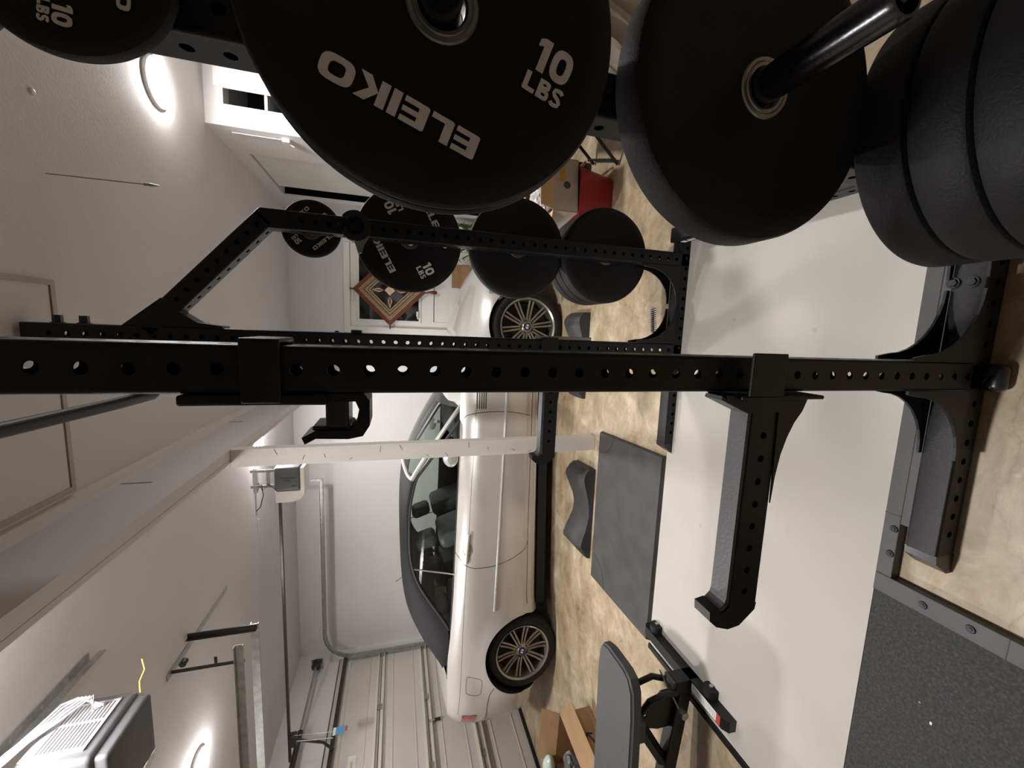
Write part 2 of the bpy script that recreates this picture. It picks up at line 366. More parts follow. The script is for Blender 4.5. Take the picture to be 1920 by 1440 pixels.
# square tube with real drilled holes. local: length along +z, section in x,y
def holed_tube(bm, L, w, zh_x, zh_y, rh, mtx, cell, rc=0.006, t=0.003, wy=None):
    wy = wy or w
    def V(x, y, z): return bm.verts.new(mtx @ Vector((x, y, z)))
    N = 16
    def side(place, half, depth_half, zs):
        a_o = half - rc
        for layer in (0, 1):
            d = depth_half - (0 if layer == 0 else t)
            a = a_o if layer == 0 else half - t
            z = 0.0
            cells = [zc for zc in zs if zc - cell / 2 > -1e-6 and zc + cell / 2 < L + 1e-6]
            for zc in cells:
                z0, z1 = zc - cell / 2, zc + cell / 2
                if z0 - z > 1e-4:
                    q = [place(-a, d, z), place(a, d, z), place(a, d, z0), place(-a, d, z0)]
                    bm.faces.new([V(*p) for p in q])
                ci, sq = [], []
                for k in range(N):
                    an = 2 * PI * (k + 0.5) / N
                    c, s = math.cos(an), math.sin(an)
                    ci.append(V(*place(c * rh, d, zc + s * rh)))
                    kk = min(a / abs(c) if abs(c) > 1e-6 else 9, (cell / 2) / abs(s) if abs(s) > 1e-6 else 9)
                    sq.append([c * kk, s * kk])
                # corner snapping so cells tile without gaps
                cn = [(a, cell / 2), (-a, cell / 2), (-a, -cell / 2), (a, -cell / 2)]
                for cx, cz in cn:
                    best = min(range(N), key=lambda k: (sq[k][0] - cx) ** 2 + (sq[k][1] - cz) ** 2)
                    sq[best] = [cx, cz]
                sv = [V(*place(p[0], d, zc + p[1])) for p in sq]
                for k in range(N):
                    bm.faces.new((ci[k], ci[(k + 1) % N], sv[(k + 1) % N], sv[k]))
                if layer == 0:
                    inn = []
                    for k in range(N):
                        an = 2 * PI * (k + 0.5) / N
                        inn.append(V(*place(math.cos(an) * rh, d - t, zc + math.sin(an) * rh)))
                    for k in range(N): bm.faces.new((ci[k], ci[(k + 1) % N], inn[(k + 1) % N], inn[k]))
                z = z1
            if L - z > 1e-4:
                q = [place(-a, d, z), place(a, d, z), place(a, d, L), place(-a, d, L)]
                bm.faces.new([V(*p) for p in q])
    hx, hy = w / 2, wy / 2
    side(lambda a, d, z: (a, -d, z), hx, hy, zh_y); side(lambda a, d, z: (a, d, z), hx, hy, zh_y)
    side(lambda a, d, z: (-d, a, z), hy, hx, zh_x); side(lambda a, d, z: (d, a, z), hy, hx, zh_x)
    for sx in (-1, 1):
        for sy in (-1, 1):
            pts = [(sx * (hx - rc + rc * math.sin(q)), sy * (hy - rc + rc * math.cos(q))) for q in (0, PI / 8, PI / 4, 3 * PI / 8, PI / 2)]
            for p, q in zip(pts, pts[1:]):
                bm.faces.new((V(p[0], p[1], 0), V(q[0], q[1], 0), V(q[0], q[1], L), V(p[0], p[1], L)))
    for z in (0, L):   # end rim
        for sx in (-1, 1):
            bm.faces.new([V(sx * hx, -hy + rc, z), V(sx * hx, hy - rc, z), V(sx * (hx - t), hy - rc, z), V(sx * (hx - t), -hy + rc, z)])
            bm.faces.new([V(-hx + rc, sx * hy, z), V(hx - rc, sx * hy, z), V(hx - rc, sx * (hy - t), z), V(-hx + rc, sx * (hy - t), z)])
def axes(origin, zdir, xdir):
    z = Vector(zdir).normalized(); x = Vector(xdir); x = (x - z * x.dot(z)).normalized(); y = z.cross(x)
    m = Matrix.Identity(4)
    for i in range(3): m[i][0], m[i][1], m[i][2], m[i][3] = x[i], y[i], z[i], origin[i]
    return m
def hexbolt(bm, c, d, r=0.011, h=0.008):
    c = Vector(c); d = Vector(d).normalized()
    cyl(bm, c, c + d * 0.003, r * 1.35, n=18); cyl(bm, c + d * 0.003, c + d * (0.003 + h), r, r * 0.93, n=6)

# block lettering -------------------------------------------------
def ringpoly(cx, cy, rx, ry, n=24, p=3.2):
    out = []
    for i in range(n):
        a = 2 * PI * i / n; c, s = math.cos(a), math.sin(a)
        out.append((cx + rx * math.copysign(abs(c) ** (2 / p), c), cy + ry * math.copysign(abs(s) ** (2 / p), s)))
    return out
def glyph(ch):
    """-> (width, list of ('p', polygon) or ('r', outer, inner)) in unit height"""
    t = 0.235
    rc = lambda x0, x1, y0, y1: ('p', [(x0, y0), (x1, y0), (x1, y1), (x0, y1)])
    if ch == 'E': return 0.78, [('p', [(0.06, 0), (0.30, 0), (0.30, 1), (0.06, 1), (0, 0.94), (0, 0.06)]), rc(0.3, 0.78, 0, t * .9), rc(0.3, 0.78, 0.40, 0.40 + t * .85), rc(0.3, 0.78, 1 - t * .9, 1)]
    if ch == 'L': return 0.72, [('p', [(0.06, 0), (0.72, 0), (0.72, t * .95), (0.28, t * .95), (0.28, 1), (0, 1), (0, 0.06)])]
    if ch == 'I': return 0.27, [rc(0, 0.27, 0, 1)]
    if ch == 'K': return 0.90, [rc(0, 0.27, 0, 1), ('p', [(0.27, 0.50), (0.58, 1), (0.90, 1), (0.55, 0.50)]), ('p', [(0.27, 0.50), (0.55, 0.50), (0.90, 0), (0.58, 0)])]
    if ch == 'O': return 0.98, [('r', ringpoly(0.49, 0.5, 0.49, 0.5), ringpoly(0.49, 0.5, 0.235, 0.26))]
    if ch == '0': return 0.72, [('r', ringpoly(0.36, 0.5, 0.36, 0.5, p=2.6), ringpoly(0.36, 0.5, 0.14, 0.27, p=2.6))]
    if ch == '1': return 0.42, [rc(0.17, 0.42, 0, 1), ('p', [(0.0, 0.70), (0.17, 0.76), (0.17, 1), (0, 0.90)])]
    if ch == 'B': return 0.72, [rc(0, 0.22, 0, 1), ('r', ringpoly(0.38, 0.27, 0.34, 0.27, p=3), ringpoly(0.40, 0.27, 0.13, 0.09, p=3)), ('r', ringpoly(0.36, 0.76, 0.32, 0.24, p=3), ringpoly(0.34, 0.76, 0.11, 0.07, p=3))]
    if ch == 'S': return 0.68, [('s', [(0.60, 0.80), (0.50, 0.90), (0.34, 0.91), (0.15, 0.86), (0.11, 0.72), (0.20, 0.58), (0.45, 0.46), (0.57, 0.30), (0.52, 0.15), (0.34, 0.09), (0.17, 0.10), (0.06, 0.20)], 0.105)]
    return 0.3, []
def letters(bm, text, size, org, xd, yd, th=0.0012, gap=0.12, wx=1.0):
    """raised letters; org = centre of the word, xd reading direction, yd up"""
    xd = Vector(xd).normalized(); yd = Vector(yd).normalized(); nd = xd.cross(yd)
    org = Vector(org)
    wid = sum(glyph(c)[0] + gap for c in text) - gap
    x = -wid / 2
    def P(u, v, k): return org + xd * ((x + u) * size * wx) + yd * ((v - 0.5) * size) + nd * k
    for ch in text:
        wd, shapes = glyph(ch)
        base_th = th
        for si, s in enumerate(shapes):
            th = base_th + si * .00015
            if s[0] == 'p':
                prism(bm, s[1], lambda u, v, k: P(u, v, k), 0, th)
            elif s[0] == 'r':
                o_, i_ = s[1], s[2]; n = len(o_)
                ov = [bm.verts.new(P(u, v, th)) for u, v in o_]; iv = [bm.verts.new(P(u, v, th)) for u, v in i_]
                ob = [bm.verts.new(P(u, v, 0)) for u, v in o_]; ib = [bm.verts.new(P(u, v, 0)) for u, v in i_]
                for k in range(n):
                    q = (k + 1) % n
                    bm.faces.new((ov[k], ov[q], iv[q], iv[k])); bm.faces.new((ov[k], ov[q], ob[q], ob[k])); bm.faces.new((iv[k], iv[q], ib[q], ib[k]))
            else:
                pts, hw = s[1], s[2]
                L_, R_ = [], []
                for k, (u, v) in enumerate(pts):
                    a = pts[max(0, k - 1)]; b = pts[min(len(pts) - 1, k + 1)]
                    dx, dy = b[0] - a[0], b[1] - a[1]; q = math.hypot(dx, dy)
                    L_.append((u - dy / q * hw, v + dx / q * hw)); R_.append((u + dy / q * hw, v - dx / q * hw))
                for k in range(len(pts) - 1):
                    prism(bm, [L_[k], L_[k + 1], R_[k + 1], R_[k]], lambda u, v, kk: P(u, v, kk), 0, th)
        th = base_th
        x += wd + gap

# ================================================================ THE ROOM
XD, XR, YB, YF, YN, XE = -4.40, 1.29, 5.37, 3.33, -2.2, 3.3   # door wall, right wall, back wall, return wall, near wall, far right wall
bm = new(); box(bm, XD - .2, XE + .2, YN - .2, YB + .4, -0.1, 0.0); struct('floor', bm, M['floor'], label='mottled tan stained concrete garage floor')
bm = new(); box(bm, XD - .2, XE + .2, YN - .2, YB + .4, CEIL, CEIL + 0.1); struct('ceiling', bm, M['ceil'], label='white plasterboard garage ceiling')
# back wall with the side door opening (door stands in front of its recess)
DX0, DX1, DZ = -0.02, 0.98, 1.96
bm = new()
box(bm, XD, DX0, YB, YB + .12, 0, CEIL); box(bm, DX1, XR + 0.6, YB, YB + .12, 0, CEIL); box(bm, DX0, DX1, YB, YB + .12, DZ, CEIL)
struct('wall_back', bm, M['wall'], label='white back wall behind the silver car')
bm = new()
box(bm, XR, XR + .1, YF, 3.80, 0, CEIL); box(bm, XR, XR + .02, 4.84, YB, 0, CEIL); box(bm, XR, XR + .1, 3.80, 4.86, 2.52, CEIL)
struct('wall_right', bm, M['wall'], label='white side wall with the closet door beyond the rack')
bm = new()
box(bm, XR + .1, 1.425, YF, YF + .1, 0, CEIL); box(bm, 1.425, 2.6, YF, YF + .1, 2.52, CEIL); box(bm, 2.6, XE, YF, YF + .1, 0, CEIL)
struct('wall_return', bm, M['wall'], label='white return wall facing the rack beside the ceiling lamp')
bm = new(); box(bm, XE, XE + .1, YN, YF, 0, CEIL); struct('wall_far_right', bm, M['dimwall'])
bm = new(); box(bm, XD, XE, YN - .1, YN, 0, CEIL); struct('wall_near', bm, M['dimwall'])
# closets behind the openings
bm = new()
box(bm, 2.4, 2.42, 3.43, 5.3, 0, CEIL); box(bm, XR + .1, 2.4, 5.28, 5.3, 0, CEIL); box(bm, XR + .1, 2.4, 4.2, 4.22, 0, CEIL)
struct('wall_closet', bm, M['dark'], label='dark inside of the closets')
# door wall: openings for the two garage doors
bm = new()
YD0, YD1 = 2.72, 5.20
TOP = 2.13
box(bm, XD - .12, XD - .001, YD1, YB, 0, CEIL); box(bm, XD - .12, XD - .001, 2.30, YD0, 0, CEIL); box(bm, XD - .12, XD - .001, YN, -0.2, 0, CEIL)
box(bm, XD - .12, XD - .001, -0.2, 2.30, TOP, CEIL); box(bm, XD - .12, XD - .001, YD0, YD1, TOP, CEIL)
struct('wall_left', bm, M['wall'], label='white wall around the garage doors')
# beam with trims
bm = new()
box(bm, -0.800, -0.744, YN, YB - .002, 2.33, CEIL - .001); box(bm, -0.826, -0.804, YN, YB - .002, 2.332, CEIL - .001); box(bm, -0.805, -0.799, YN, YB - .002, 2.338, CEIL - .001)
struct('trim_1', bm, M['ceil'], label='boxed white ceiling beam running over the white post')
bm = new()
prism(bm, [(-0.744, CEIL - .001), (-0.705, CEIL - .001), (-0.715, CEIL - .02), (-0.735, CEIL - .03), (-0.744, CEIL - .045)], lambda u, v, k: (u, k, v), YN, YB - .002)
struct('trim_2', bm, M['ceil'], label='small cove moulding where the beam meets the ceiling')
bm = new()   # a joint in the beam cladding
box(bm, -0.7445, -0.742, 2.115, 2.121, 2.47, 2.585); box(bm, -0.7445, -0.742, 3.335, 3.341, 2.50, 2.585)
struct('trim_3', bm, M['scuff'], label='open joints in the beam cladding')
# access hatch in ceiling
hb = thing('access_hatch', 'shallow framed hatch panel in the ceiling beside the beam', 'hatch', (-0.4, 1.3, CEIL - .012))
bm = new(); box(bm, -0.668, 0.10, 0.72, 1.895, CEIL - .010, CEIL - .001); obj('panel', bm, M['ceil'], hb)
bm = new()
for a in ((-0.69, -0.668, 0.70, 1.92), (0.10, 0.12, 0.70, 1.92), (-0.668, 0.10, 1.90, 1.92), (-0.668, 0.10, 0.70, 0.715)):
    box(bm, *a, CEIL - .014, CEIL - .001)
obj('edge_trim', bm, M['cardgrey'], hb)

# ---- side door in the back wall with its glazed upper half
dr = struct('door_1', boxes((DX0, 0.07, YB + .02, YB + .06, 0.01, DZ), (0.90, DX1, YB + .02, YB + .06, 0.01, DZ), (0.07, 0.90, YB + .02, YB + .06, 1.86, DZ),
      (0.07, 0.90, YB + .02, YB + .06, 0.95, 1.14), (0.07, 0.90, YB + .025, YB + .055, 0.01, 0.94)), M['white'], label='white half-glazed door behind the woven diamond hanging')
bm = new()
for a in ((0.045, 0.075, 1.11, 1.885), (0.895, 0.925, 1.11, 1.885)): box(bm, a[0], a[1], YB + .008, YB + .022, a[2], a[3], .003)
box(bm, 0.075, 0.895, YB + .008, YB + .022, 1.855, 1.885, .003); box(bm, 0.075, 0.895, YB + .008, YB + .022, 1.11, 1.14, .003)
obj('glazing_bead', bm, M['white'], dr)
bm = new(); box(bm, 0.07, 0.90, YB + .035, YB + .041, 1.14, 1.86); obj('glass', bm, M['pane'], dr)
bm = new()
for z in (1.92,): box(bm, 0.30, 0.42, YB - .004, YB + .02, z, z + .012)
for x in (0.31, 0.41): box(bm, x - .008, x + .008, YB - .008, YB + .02, 1.90, 1.95, .003)
obj('chime_bracket', bm, M['white'], dr)
bm = new()
for a in ((DX0 - .07, DX0, 0, DZ + .07), (DX1, DX1 + .07, 0, DZ + .07)): box(bm, a[0], a[1], YB - .016, YB - .001, a[2], a[3], .004)
box(bm, DX0, DX1, YB - .016, YB - .001, DZ, DZ + .07, .004)
struct('trim_4', bm, M['white'], label='white casing round the half-glazed door')
bm = new(); box(bm, -0.6, 1.6, YB + .35, YB + .40, -0.1, CEIL); struct('wall_beyond', bm, M['night'], label='dim yard backdrop with painted pale reflections, seen through the door glass')
bm = new()
box(bm, 0.13, 0.20, YB - .02, YB + .034, 1.141, 1.17, .01); box(bm, 0.10, 0.14, YB - .015, YB + .03, 1.141, 1.16, .008)
tag(obj('stone_ornament', bm, M['pot'], smooth=True), 'small pale pebble ornament on the door glazing ledge', 'ornament')

# ---- closet doors
cd = struct('door_2', boxes((XR + .010, XR + .035, 3.81, 4.57, 0.01, 2.505)), M['white'], label='flush white closet door standing ajar on the side wall')
bm = new(); box(bm, XR - .006, XR - .001, 4.845, 4.90, 0, 2.50, .002); struct('trim_5', bm, M['white'], label='white jamb strip past the ajar closet door')
bm = new(); box(bm, 1.515, 2.45, YF - .045, YF - .01, 0.02, 2.56, .006)
struct('door_3', bm, M['white'], label='white sliding closet door on the return wall under the lamp')
bm = new()
for z in (2.30, 2.08, 1.5): box(bm, 1.40, 2.39, 3.50, 4.10, z, z + .02)
box(bm, 1.40, 1.42, 3.50, 4.10, 0.3, 2.35)
sh = tag(obj('closet_shelving', bm, M['white']), 'white shelves glimpsed in the dark closet opening', 'shelves')
bm = new(); box(bm, 1.43, 1.75, 3.55, 3.9, 2.101, 2.22, .01)
tag(obj('storage_bin', bm, M['opener']), 'grey bin on a shelf inside the dark closet opening', 'bin')
# conduit latch on the right wall
lt = thing('cable_latch', 'small white latch with a thin cable running up the side wall', 'latch', (XR, 3.42, 2.18))
bm = new(); box(bm, XR - .025, XR - .001, 3.39, 3.44, 2.14, 2.19, .004); obj('latch_body', bm, M['white'], lt)
bm = new(); tube(bm, [(XR - .01, 3.40, 2.19), (XR - .01, 3.40, 2.50)], .003); obj('cable', bm, M['wire'], lt)
bm = new(); tube(bm, [(XR - .02, 3.43, 2.15), (XR - .03, 3.45, 2.125), (XR - .03, 3.47, 2.115)], .005); obj('thumb_lever', bm, M['white'], lt)

# ---- ceiling disc lamps (also the light sources)
def disc_lamp(x, y, strength, label, r=0.115):
    t = thing('ceiling_lamp', label, 'lamp', (x, y, CEIL - .04), 'round ceiling lamps')
    bm = new(); lathe(bm, [(0, 0), (r + .004, 0), (r + .004, -.014), (r, -.018), (0, -.018)], (x, y, CEIL - .001), (0, 0, 1), 40)
    obj('lamp_rim', bm, M['white'], t, True)
    bm = new(); lathe(bm, [(r, -.0182), (r * .96, -.024), (r * .8, -.029), (r * .4, -.032), (0, -.033)], (x, y, CEIL - .001), (0, 0, 1), 40)
    obj('diffuser', bm, emit_mat('lamp_glow', LAMP_COL, strength), t, True)
    return t
disc_lamp(1.22, 2.74, LAMP_RIGHT, 'round ceiling lamp glowing beside the return wall')
disc_lamp(-1.09, 4.02, LAMP_FAR, 'round ceiling lamp half hidden behind the beam above the car')
disc_lamp(-2.86, 2.66, LAMP_MID, 'round ceiling lamp between the two garage door bays')
disc_lamp(-1.08, 1.05, LAMP_BAY, 'round ceiling lamp above the nearer door opener, outside the frame')

# string + clip on the ceiling
pc = thing('pull_cord', 'thin cord with a metal clip hanging from the ceiling', 'cord', (0.52, 1.95, 2.3))
bm = new(); tube(bm, [(0.50, 1.953, CEIL - .002), (0.501, 1.953, 2.33)], .0022); obj('cord', bm, M['cardgrey'], pc)
bm = new(); cyl(bm, (0.501, 1.953, 2.335), (0.501, 1.953, 2.315), .005); cyl(bm, (0.501, 1.953, 2.315), (0.501, 1.953, 2.285), .0065, .002); obj('clip', bm, M['galv'], pc)
bm = new(); lathe(bm, [(0, 0), (.012, 0), (.010, -.008), (0, -.012)], (0.76, 1.926, CEIL - .001), (0, 0, 1), 16)
tag(obj('ceiling_hook', bm, M['white'], smooth=True), 'tiny white hook screwed into the ceiling near the lamp', 'hook')
bm = new()
box(bm, -0.85, -0.744, 2.60, 2.665, 0.0, 2.3295, .003)
pole = tag(obj('support_post', bm, M['postwood']), 'scuffed white square post standing under the ceiling beam', 'post')
random.seed(3)
for k in range(13):
    z = 0.35 + k * 0.145 + random.uniform(-.03, .03); x = -0.80 + random.uniform(-.035, .04); a = random.uniform(-1.2, 1.2); q = random.uniform(.008, .02)
    bm = new(); tube(bm, [(x - math.cos(a) * q, 2.599, z - math.sin(a) * q), (x + math.cos(a) * q, 2.599, z + math.sin(a) * q)], .0018, 5)
    obj('nail_scratch', bm, M['scuff'], pole)

# ================================================================ POWER RACK
W = 0.068; S = 0.0486; RH = 0.0085
FX, RX = -0.067, 0.376
NYc, FYc = 0.661, 1.764
GZ = 0.07
rack = thing('power_rack', 'black steel power rack with drilled uprights straddling the lifting platform', 'power rack', (0.15, 1.21, 0))
def upright(x, y, z0, z1, zref):
    bm = new()
    zs = []; z = zref
    while z - S > z0 + .05: z -= S
    while z < z1 - .03: zs.append(z - z0); z += S
    holed_tube(bm, z1 - z0, W, zs, zs, RH, axes((x, y, z0), (0, 0, 1), (1, 0, 0)), S * 0.999)
    return obj('upright', bm, M['black'], rack, True, auto=30)
upright(FX, NYc, 0.0, 2.60, 0.0405 * 0 + 1.40 + 0.1424 * 0.627)
upright(FX, FYc, 0.0, 2.60, 1.40 + 0.08861 * 1.73)
upright(RX, NYc, 0.0, 1.845, 1.40 - 0.13679 * 1.73 + .01)
upright(RX, FYc, 0.0, 1.845, 1.40 - 0.13679 * 1.73)
# slanted top braces
for yc in (NYc, FYc):
    bm = new()
    p0 = Vector((RX + 0.012, yc, 1.862)); p1 = Vector((FX + 0.02, yc, 2.262))
    d = p1 - p0; L = d.length
    zs = []; q = 0.05
    while q < L - .03: zs.append(q); q += S
    holed_tube(bm, L, W, zs, zs, RH, axes(p0, d, (0.66, 0, 0.75)), S * 0.999)
    dn = d.normalized()
    obj('slanted_brace', bm, M['black'], rack, True, auto=30)
    bm = new()   # mitre caps: solid wedges closing both ends of the brace
    prism(bm, [(RX - .0335, 1.79), (RX + .0335, 1.79), (RX + .0335, 1.884), (RX + .008, 1.905), (RX - .0335, 1.868)], XZ, yc - .0338, yc + .0338)
    obj('brace_corner', bm, M['black'], rack); bm = new()
    prism(bm, [(FX + .034, 2.325), (FX + .034, 2.02), (FX + .042, 2.02), (FX + .052, 2.10), (FX + .085, 2.150), (FX + .115, 2.162), (FX + .135, 2.205)], XZ, yc - .0338, yc + .0338)
    obj('brace_corner', bm, M['black'], rack)
# floor beams
for yc, x0 in ((NYc, -0.585), (FYc, -0.60)):
    bm = new()
    XB = RX + .142
    zs = [0.06 + k * S for k in range(int((XB - x0 - .1) / S))]
    holed_tube(bm, XB - x0 - .05, W, zs, [], RH, axes((x0 + .05, yc, .036), (1, 0, 0), (0, -1, 0)), S * 0.999)
    obj('base_beam', bm, M['black'], rack, True, auto=30)
    bm = new()
    prism(bm, [(x0 + .052, .002), (x0 + .052, .070), (x0 + .03, .066), (x0, .02), (x0, .002)], XZ, yc - .034, yc + .034)
    obj('foot_cap', bm, M['blackgloss'], rack)
for yc in (NYc, FYc):
    for off in (-.036, .036):
        for sx, xc in ((-1, FX - .034), (1, FX + .034), (-1, RX - .034)):
            bm = new()
            pts = [(xc, .069), (xc, .285), (xc + sx * .008, .285)]
            for k in range(9):
                a = k / 8 * PI / 2
                pts.append((xc + sx * (.175 - .160 * math.cos(a)), .245 - .165 * math.sin(a)))
            pts.append((xc + sx * .175, .069))
            prism(bm, pts, XZ, yc + off - .003, yc + off + .003)
            obj('gusset', bm, M['black'], rack)
# rear cross member near the floor with lettering, and front/top ones
bm = new(); holed_tube(bm, FYc - NYc - W, W, [], [.1 + S * k for k in range(20)], RH, axes((RX + .107, NYc + W / 2, 0.105), (0, 1, 0), (0, 0, 1)), S * .999)
cm = obj('cross_member', bm, M['black'], rack, True, auto=30)
bm = new(); letters(bm, 'ELEIKO', .024, (RX + .0715, FYc - .14, .105), (0, -1, 0), (0, 0, 1)); obj('lettering', bm, M['letter'], cm)
# pull up bar ahead of the front uprights, held by brackets
bm = new(); tube(bm, [(-0.255, NYc - .35, 2.24), (-0.245, NYc, 2.235), (-0.255, 1.1, 2.222), (-0.262, 1.45, 2.21), (-0.262, 1.62, 2.20), (-0.22, 1.70, 2.19), (-0.10, 1.75, 2.18)], .0175, 16)
obj('pull_up_bar', bm, M['black'], rack, True)
bm = new(); prism(bm, [(FX - .034, 2.12), (FX - .034, 2.30), (-.22, 2.26), (-.24, 2.22), (-.22, 2.17)], XZ, FYc - .02, FYc - .012); obj('bar_bracket', bm, M['black'], rack)
bm = new(); prism(bm, [(FX - .034, 2.12), (FX - .034, 2.30), (-.22, 2.26), (-.24, 2.22), (-.22, 2.17)], XZ, NYc - .02, NYc - .012); obj('bar_bracket', bm, M['black'], rack)
# bolts
for z in (2.519, 2.446):
    bm = new(); hexbolt(bm, (FX + .034, FYc, z), (1, 0, 0), .014, .024); obj('bolt', bm, M['bolt'], rack)
for z in (1.62, 1.335, 1.10, .86, .62):
    bm = new(); hexbolt(bm, (RX, FYc - .034, z), (0, -1, 0), .008, .004); obj('bolt', bm, M['bolt'], rack)
for z in (1.56,):
    bm = new(); box(bm, FX + .034, FX + .046, FYc - .03, FYc + .03, z - .02, z + .02, .004); obj('pop_pin_plate', bm, M['black'], rack)
    bm = new(); hexbolt(bm, (FX + .034, FYc, z + .075), (1, 0, 0), .007, .003); obj('bolt', bm, M['bolt'], rack)
for x in (0.150, 0.115):
    bm = new(); hexbolt(bm, (0.16, (x - .115) * 1.0 + .655 + .0, .0705), (0, 0, 1), .010, .004); obj('bolt', bm, M['bolt'], rack)
# spotter pin lever seen on the far front upright
bm = new(); box(bm, FX + .034, FX + .05, FYc - .028, FYc - .02, .52, .80, .002); obj('pin_handle', bm, M['ring'], rack)
bm = new(); box(bm, -.100, -.034, .585, .6265, .002, .040, .014, seg=3); obj('end_plug', bm, M['blackgloss'], rack, True)
# storage pegs
PZ = (1.742, 1.352, 0.872, 0.435)
for z in PZ:
    for sgn, y0 in ((-1, NYc - .034), (1, FYc + .034)):
        bm = new(); box(bm, RX - .034, RX + .034, y0 - (.006 if sgn < 0 else 0), y0 + (0 if sgn < 0 else .006), z - .06, z + .06, .001)
        obj('peg_plate', bm, M['black'], rack)
        bm = new(); Lp = .272
        lathe(bm, [(0, 0), (.0245, 0), (.0245, Lp - .006), (.0225, Lp), (.019, Lp), (.018, Lp - .012), (0, Lp - .012)], (RX, y0, z), (0, sgn, 0), 32)
        pg = obj('storage_peg', bm, M['peg'], rack, True)
        if sgn < 0:
            bm = new(); cyl(bm, (RX, y0 - Lp + .013, z), (RX, y0 - Lp + .003, z), .006, n=12); obj('end_screw', bm, M['bolt'], pg)

# ---- J cup on the near front upright
jc = thing('j_cup', 'black J-cup strapped high on the nearest front upright', 'j-cup', (FX - .05, NYc, 1.5))
bm = new(); y0, y1 = NYc - .043, NYc + .043
box(bm, FX - .046, FX + .044, y0, y0 + .006, 1.556, 1.606, .0025); box(bm, FX + .036, FX + .044, y0, y1, 1.556, 1.606, .0035)
box(bm, FX - .046, FX + .044, y1 - .006, y1, 1.556, 1.606, .0025)
obj('strap', bm, M['black'], jc)
bm = new(); box(bm, FX - .050, FX - .0345, NYc - .040, NYc + .030, 1.497, 1.682, .004); obj('back_plate', bm, M['black'], jc)
bm = new()
# hooked plate: outline in x,z
outer = [(-.101, 1.515), (-.101, 1.448), (-.112, 1.440), (-.150, 1.440), (-.166, 1.450), (-.170, 1.470), (-.168, 1.515), (-.176, 1.530), (-.166, 1.534), (-.156, 1.515), (-.157, 1.470), (-.150, 1.460), (-.125, 1.455), (-.113, 1.460), (-.113, 1.515)]
prism(bm, outer, XZ, NYc - .033, NYc + .033)
obj('hook', bm, M['black'], jc)
bm = new(); box(bm, -.158, -.100, NYc - .030, NYc + .030, 1.470, 1.502, .004); obj('liner_block', bm, M['blackgloss'], jc)
bm = new(); box(bm, -.1565, -.150, NYc - .030, NYc + .030, 1.466, 1.520, .002); obj('lip_liner', bm, M['blackgloss'], jc)

# ---- spotter arms
def arm(yc, xe, zt, label, wy):
    """zt = flat top of the arm liner, xe = outermost tip"""
    t = thing('spotter_arm', label, 'spotter arm', (FX - .1, yc, zt - .06), 'spotter arms on the front uprights')
    x0 = FX - .036; hw = wy / 2
    LL = (x0 - .03) - (xe + .05)
    xs = []; q = .050
    while q < LL - .02: xs.append(q); q += S * .965
    bm = new()
    holed_tube(bm, LL, .070, [], xs, RH * .85, axes((x0 - .03, yc, zt - .043), (-1, 0, 0), (0, 0, 1)), S * .96, wy=wy, rc=.004)
    obj('arm_tube', bm, M['black'], t)
    for y in (yc - hw - .0032, yc + hw + .0002):
        bm = new()
        prism(bm, [(x0, zt + .058), (x0 - .010, zt + .052), (x0 - .034, zt - .004), (x0 - .034, zt - .07), (x0 - .22, zt - .0775), (x0 - .165, zt - .081), (x0 - .12, zt - .088), (x0 - .085, zt - .099), (x0 - .055, zt - .113), (x0 - .032, zt - .130), (x0 - .012, zt - .138), (x0, zt - .142)], XZ, y, y + .003)
        obj('side_plate', bm, M['black'], t)
    bm = new(); box(bm, x0 - .008, x0, yc - .034, yc + .034, zt - .172, zt + .03, .003); box(bm, x0, FX + .044, yc - .030 - .010, yc - .030 - .004, zt - .06, zt + .02, .002)
    obj('bracket', bm, M['black'], t)
    bm = new()
    prism(bm, [(x0 - .002, zt + .064), (x0 - .009, zt + .066), (x0 - .036, zt), (xe + .070, zt), (xe + .060, zt + .003), (xe + .050, zt + .014), (xe + .042, zt + .018), (xe + .044, zt + .002), (xe + .056, zt - .0075), (x0 - .034, zt - .0075)], XZ, yc - hw + .001, yc + hw - .001)
    obj('top_liner', bm, M['bench'], t)
    bm = new(); prism(bm, [(xe + .050, zt - .0078), (xe + .050, zt - .078), (xe + .035, zt - .076), (xe + .004, zt - .040), (xe, zt - .012), (xe + .010, zt + .018), (xe + .026, zt + .036), (xe + .046, zt + .038), (xe + .050, zt + .016), (xe + .042, zt + .016), (xe + .042, zt)], XZ, yc - hw, yc + hw)
    obj('end_lip', bm, M['black'], t)
    return t
arm(.622, -.592, .757, 'black spotter arm reaching out from the nearest front upright above the platform', .044)
arm(FYc - .005, -.627, .752, 'black spotter arm on the far front upright, in front of the car', .050)

# ---- ring shaped bar hook on the far rear upright
bh = thing('bar_hook', 'black open ring hook with a curved horn on the far rear upright', 'hook', (RX - .01, FYc - .06, 1.54))
bm = new(); cx, cz = .372, 1.555
pts = []
for k in range(25):
    a = R(115) + R(300) * k / 24; pts.append((math.cos(a), math.sin(a)))
poly = [(cx + .056 * c, cz + .056 * s) for c, s in pts] + [(cx + .034 * c, cz + .034 * s) for c, s in reversed(pts)]
for k in range(24):
    q = [poly[k], poly[k + 1], poly[49 - k - 1], poly[49 - k]]
    prism(bm, q, XZ, FYc - .072, FYc - .036)
obj('ring', bm, M['blackgloss'], bh)
bm = new(); cyl(bm, (cx, FYc - .040, cz), (cx, FYc - .035, cz), .034, n=24); obj('mount_plate', bm, M['black'], bh)
bm = new(); prism(bm, [(cx - .045, cz - .012), (cx - .040, cz - .045), (cx - .065, cz - .030), (cx - .095, cz - .022), (cx - .100, cz - .012), (cx - .060, cz + .004)], XZ, FYc - .070, FYc - .045)
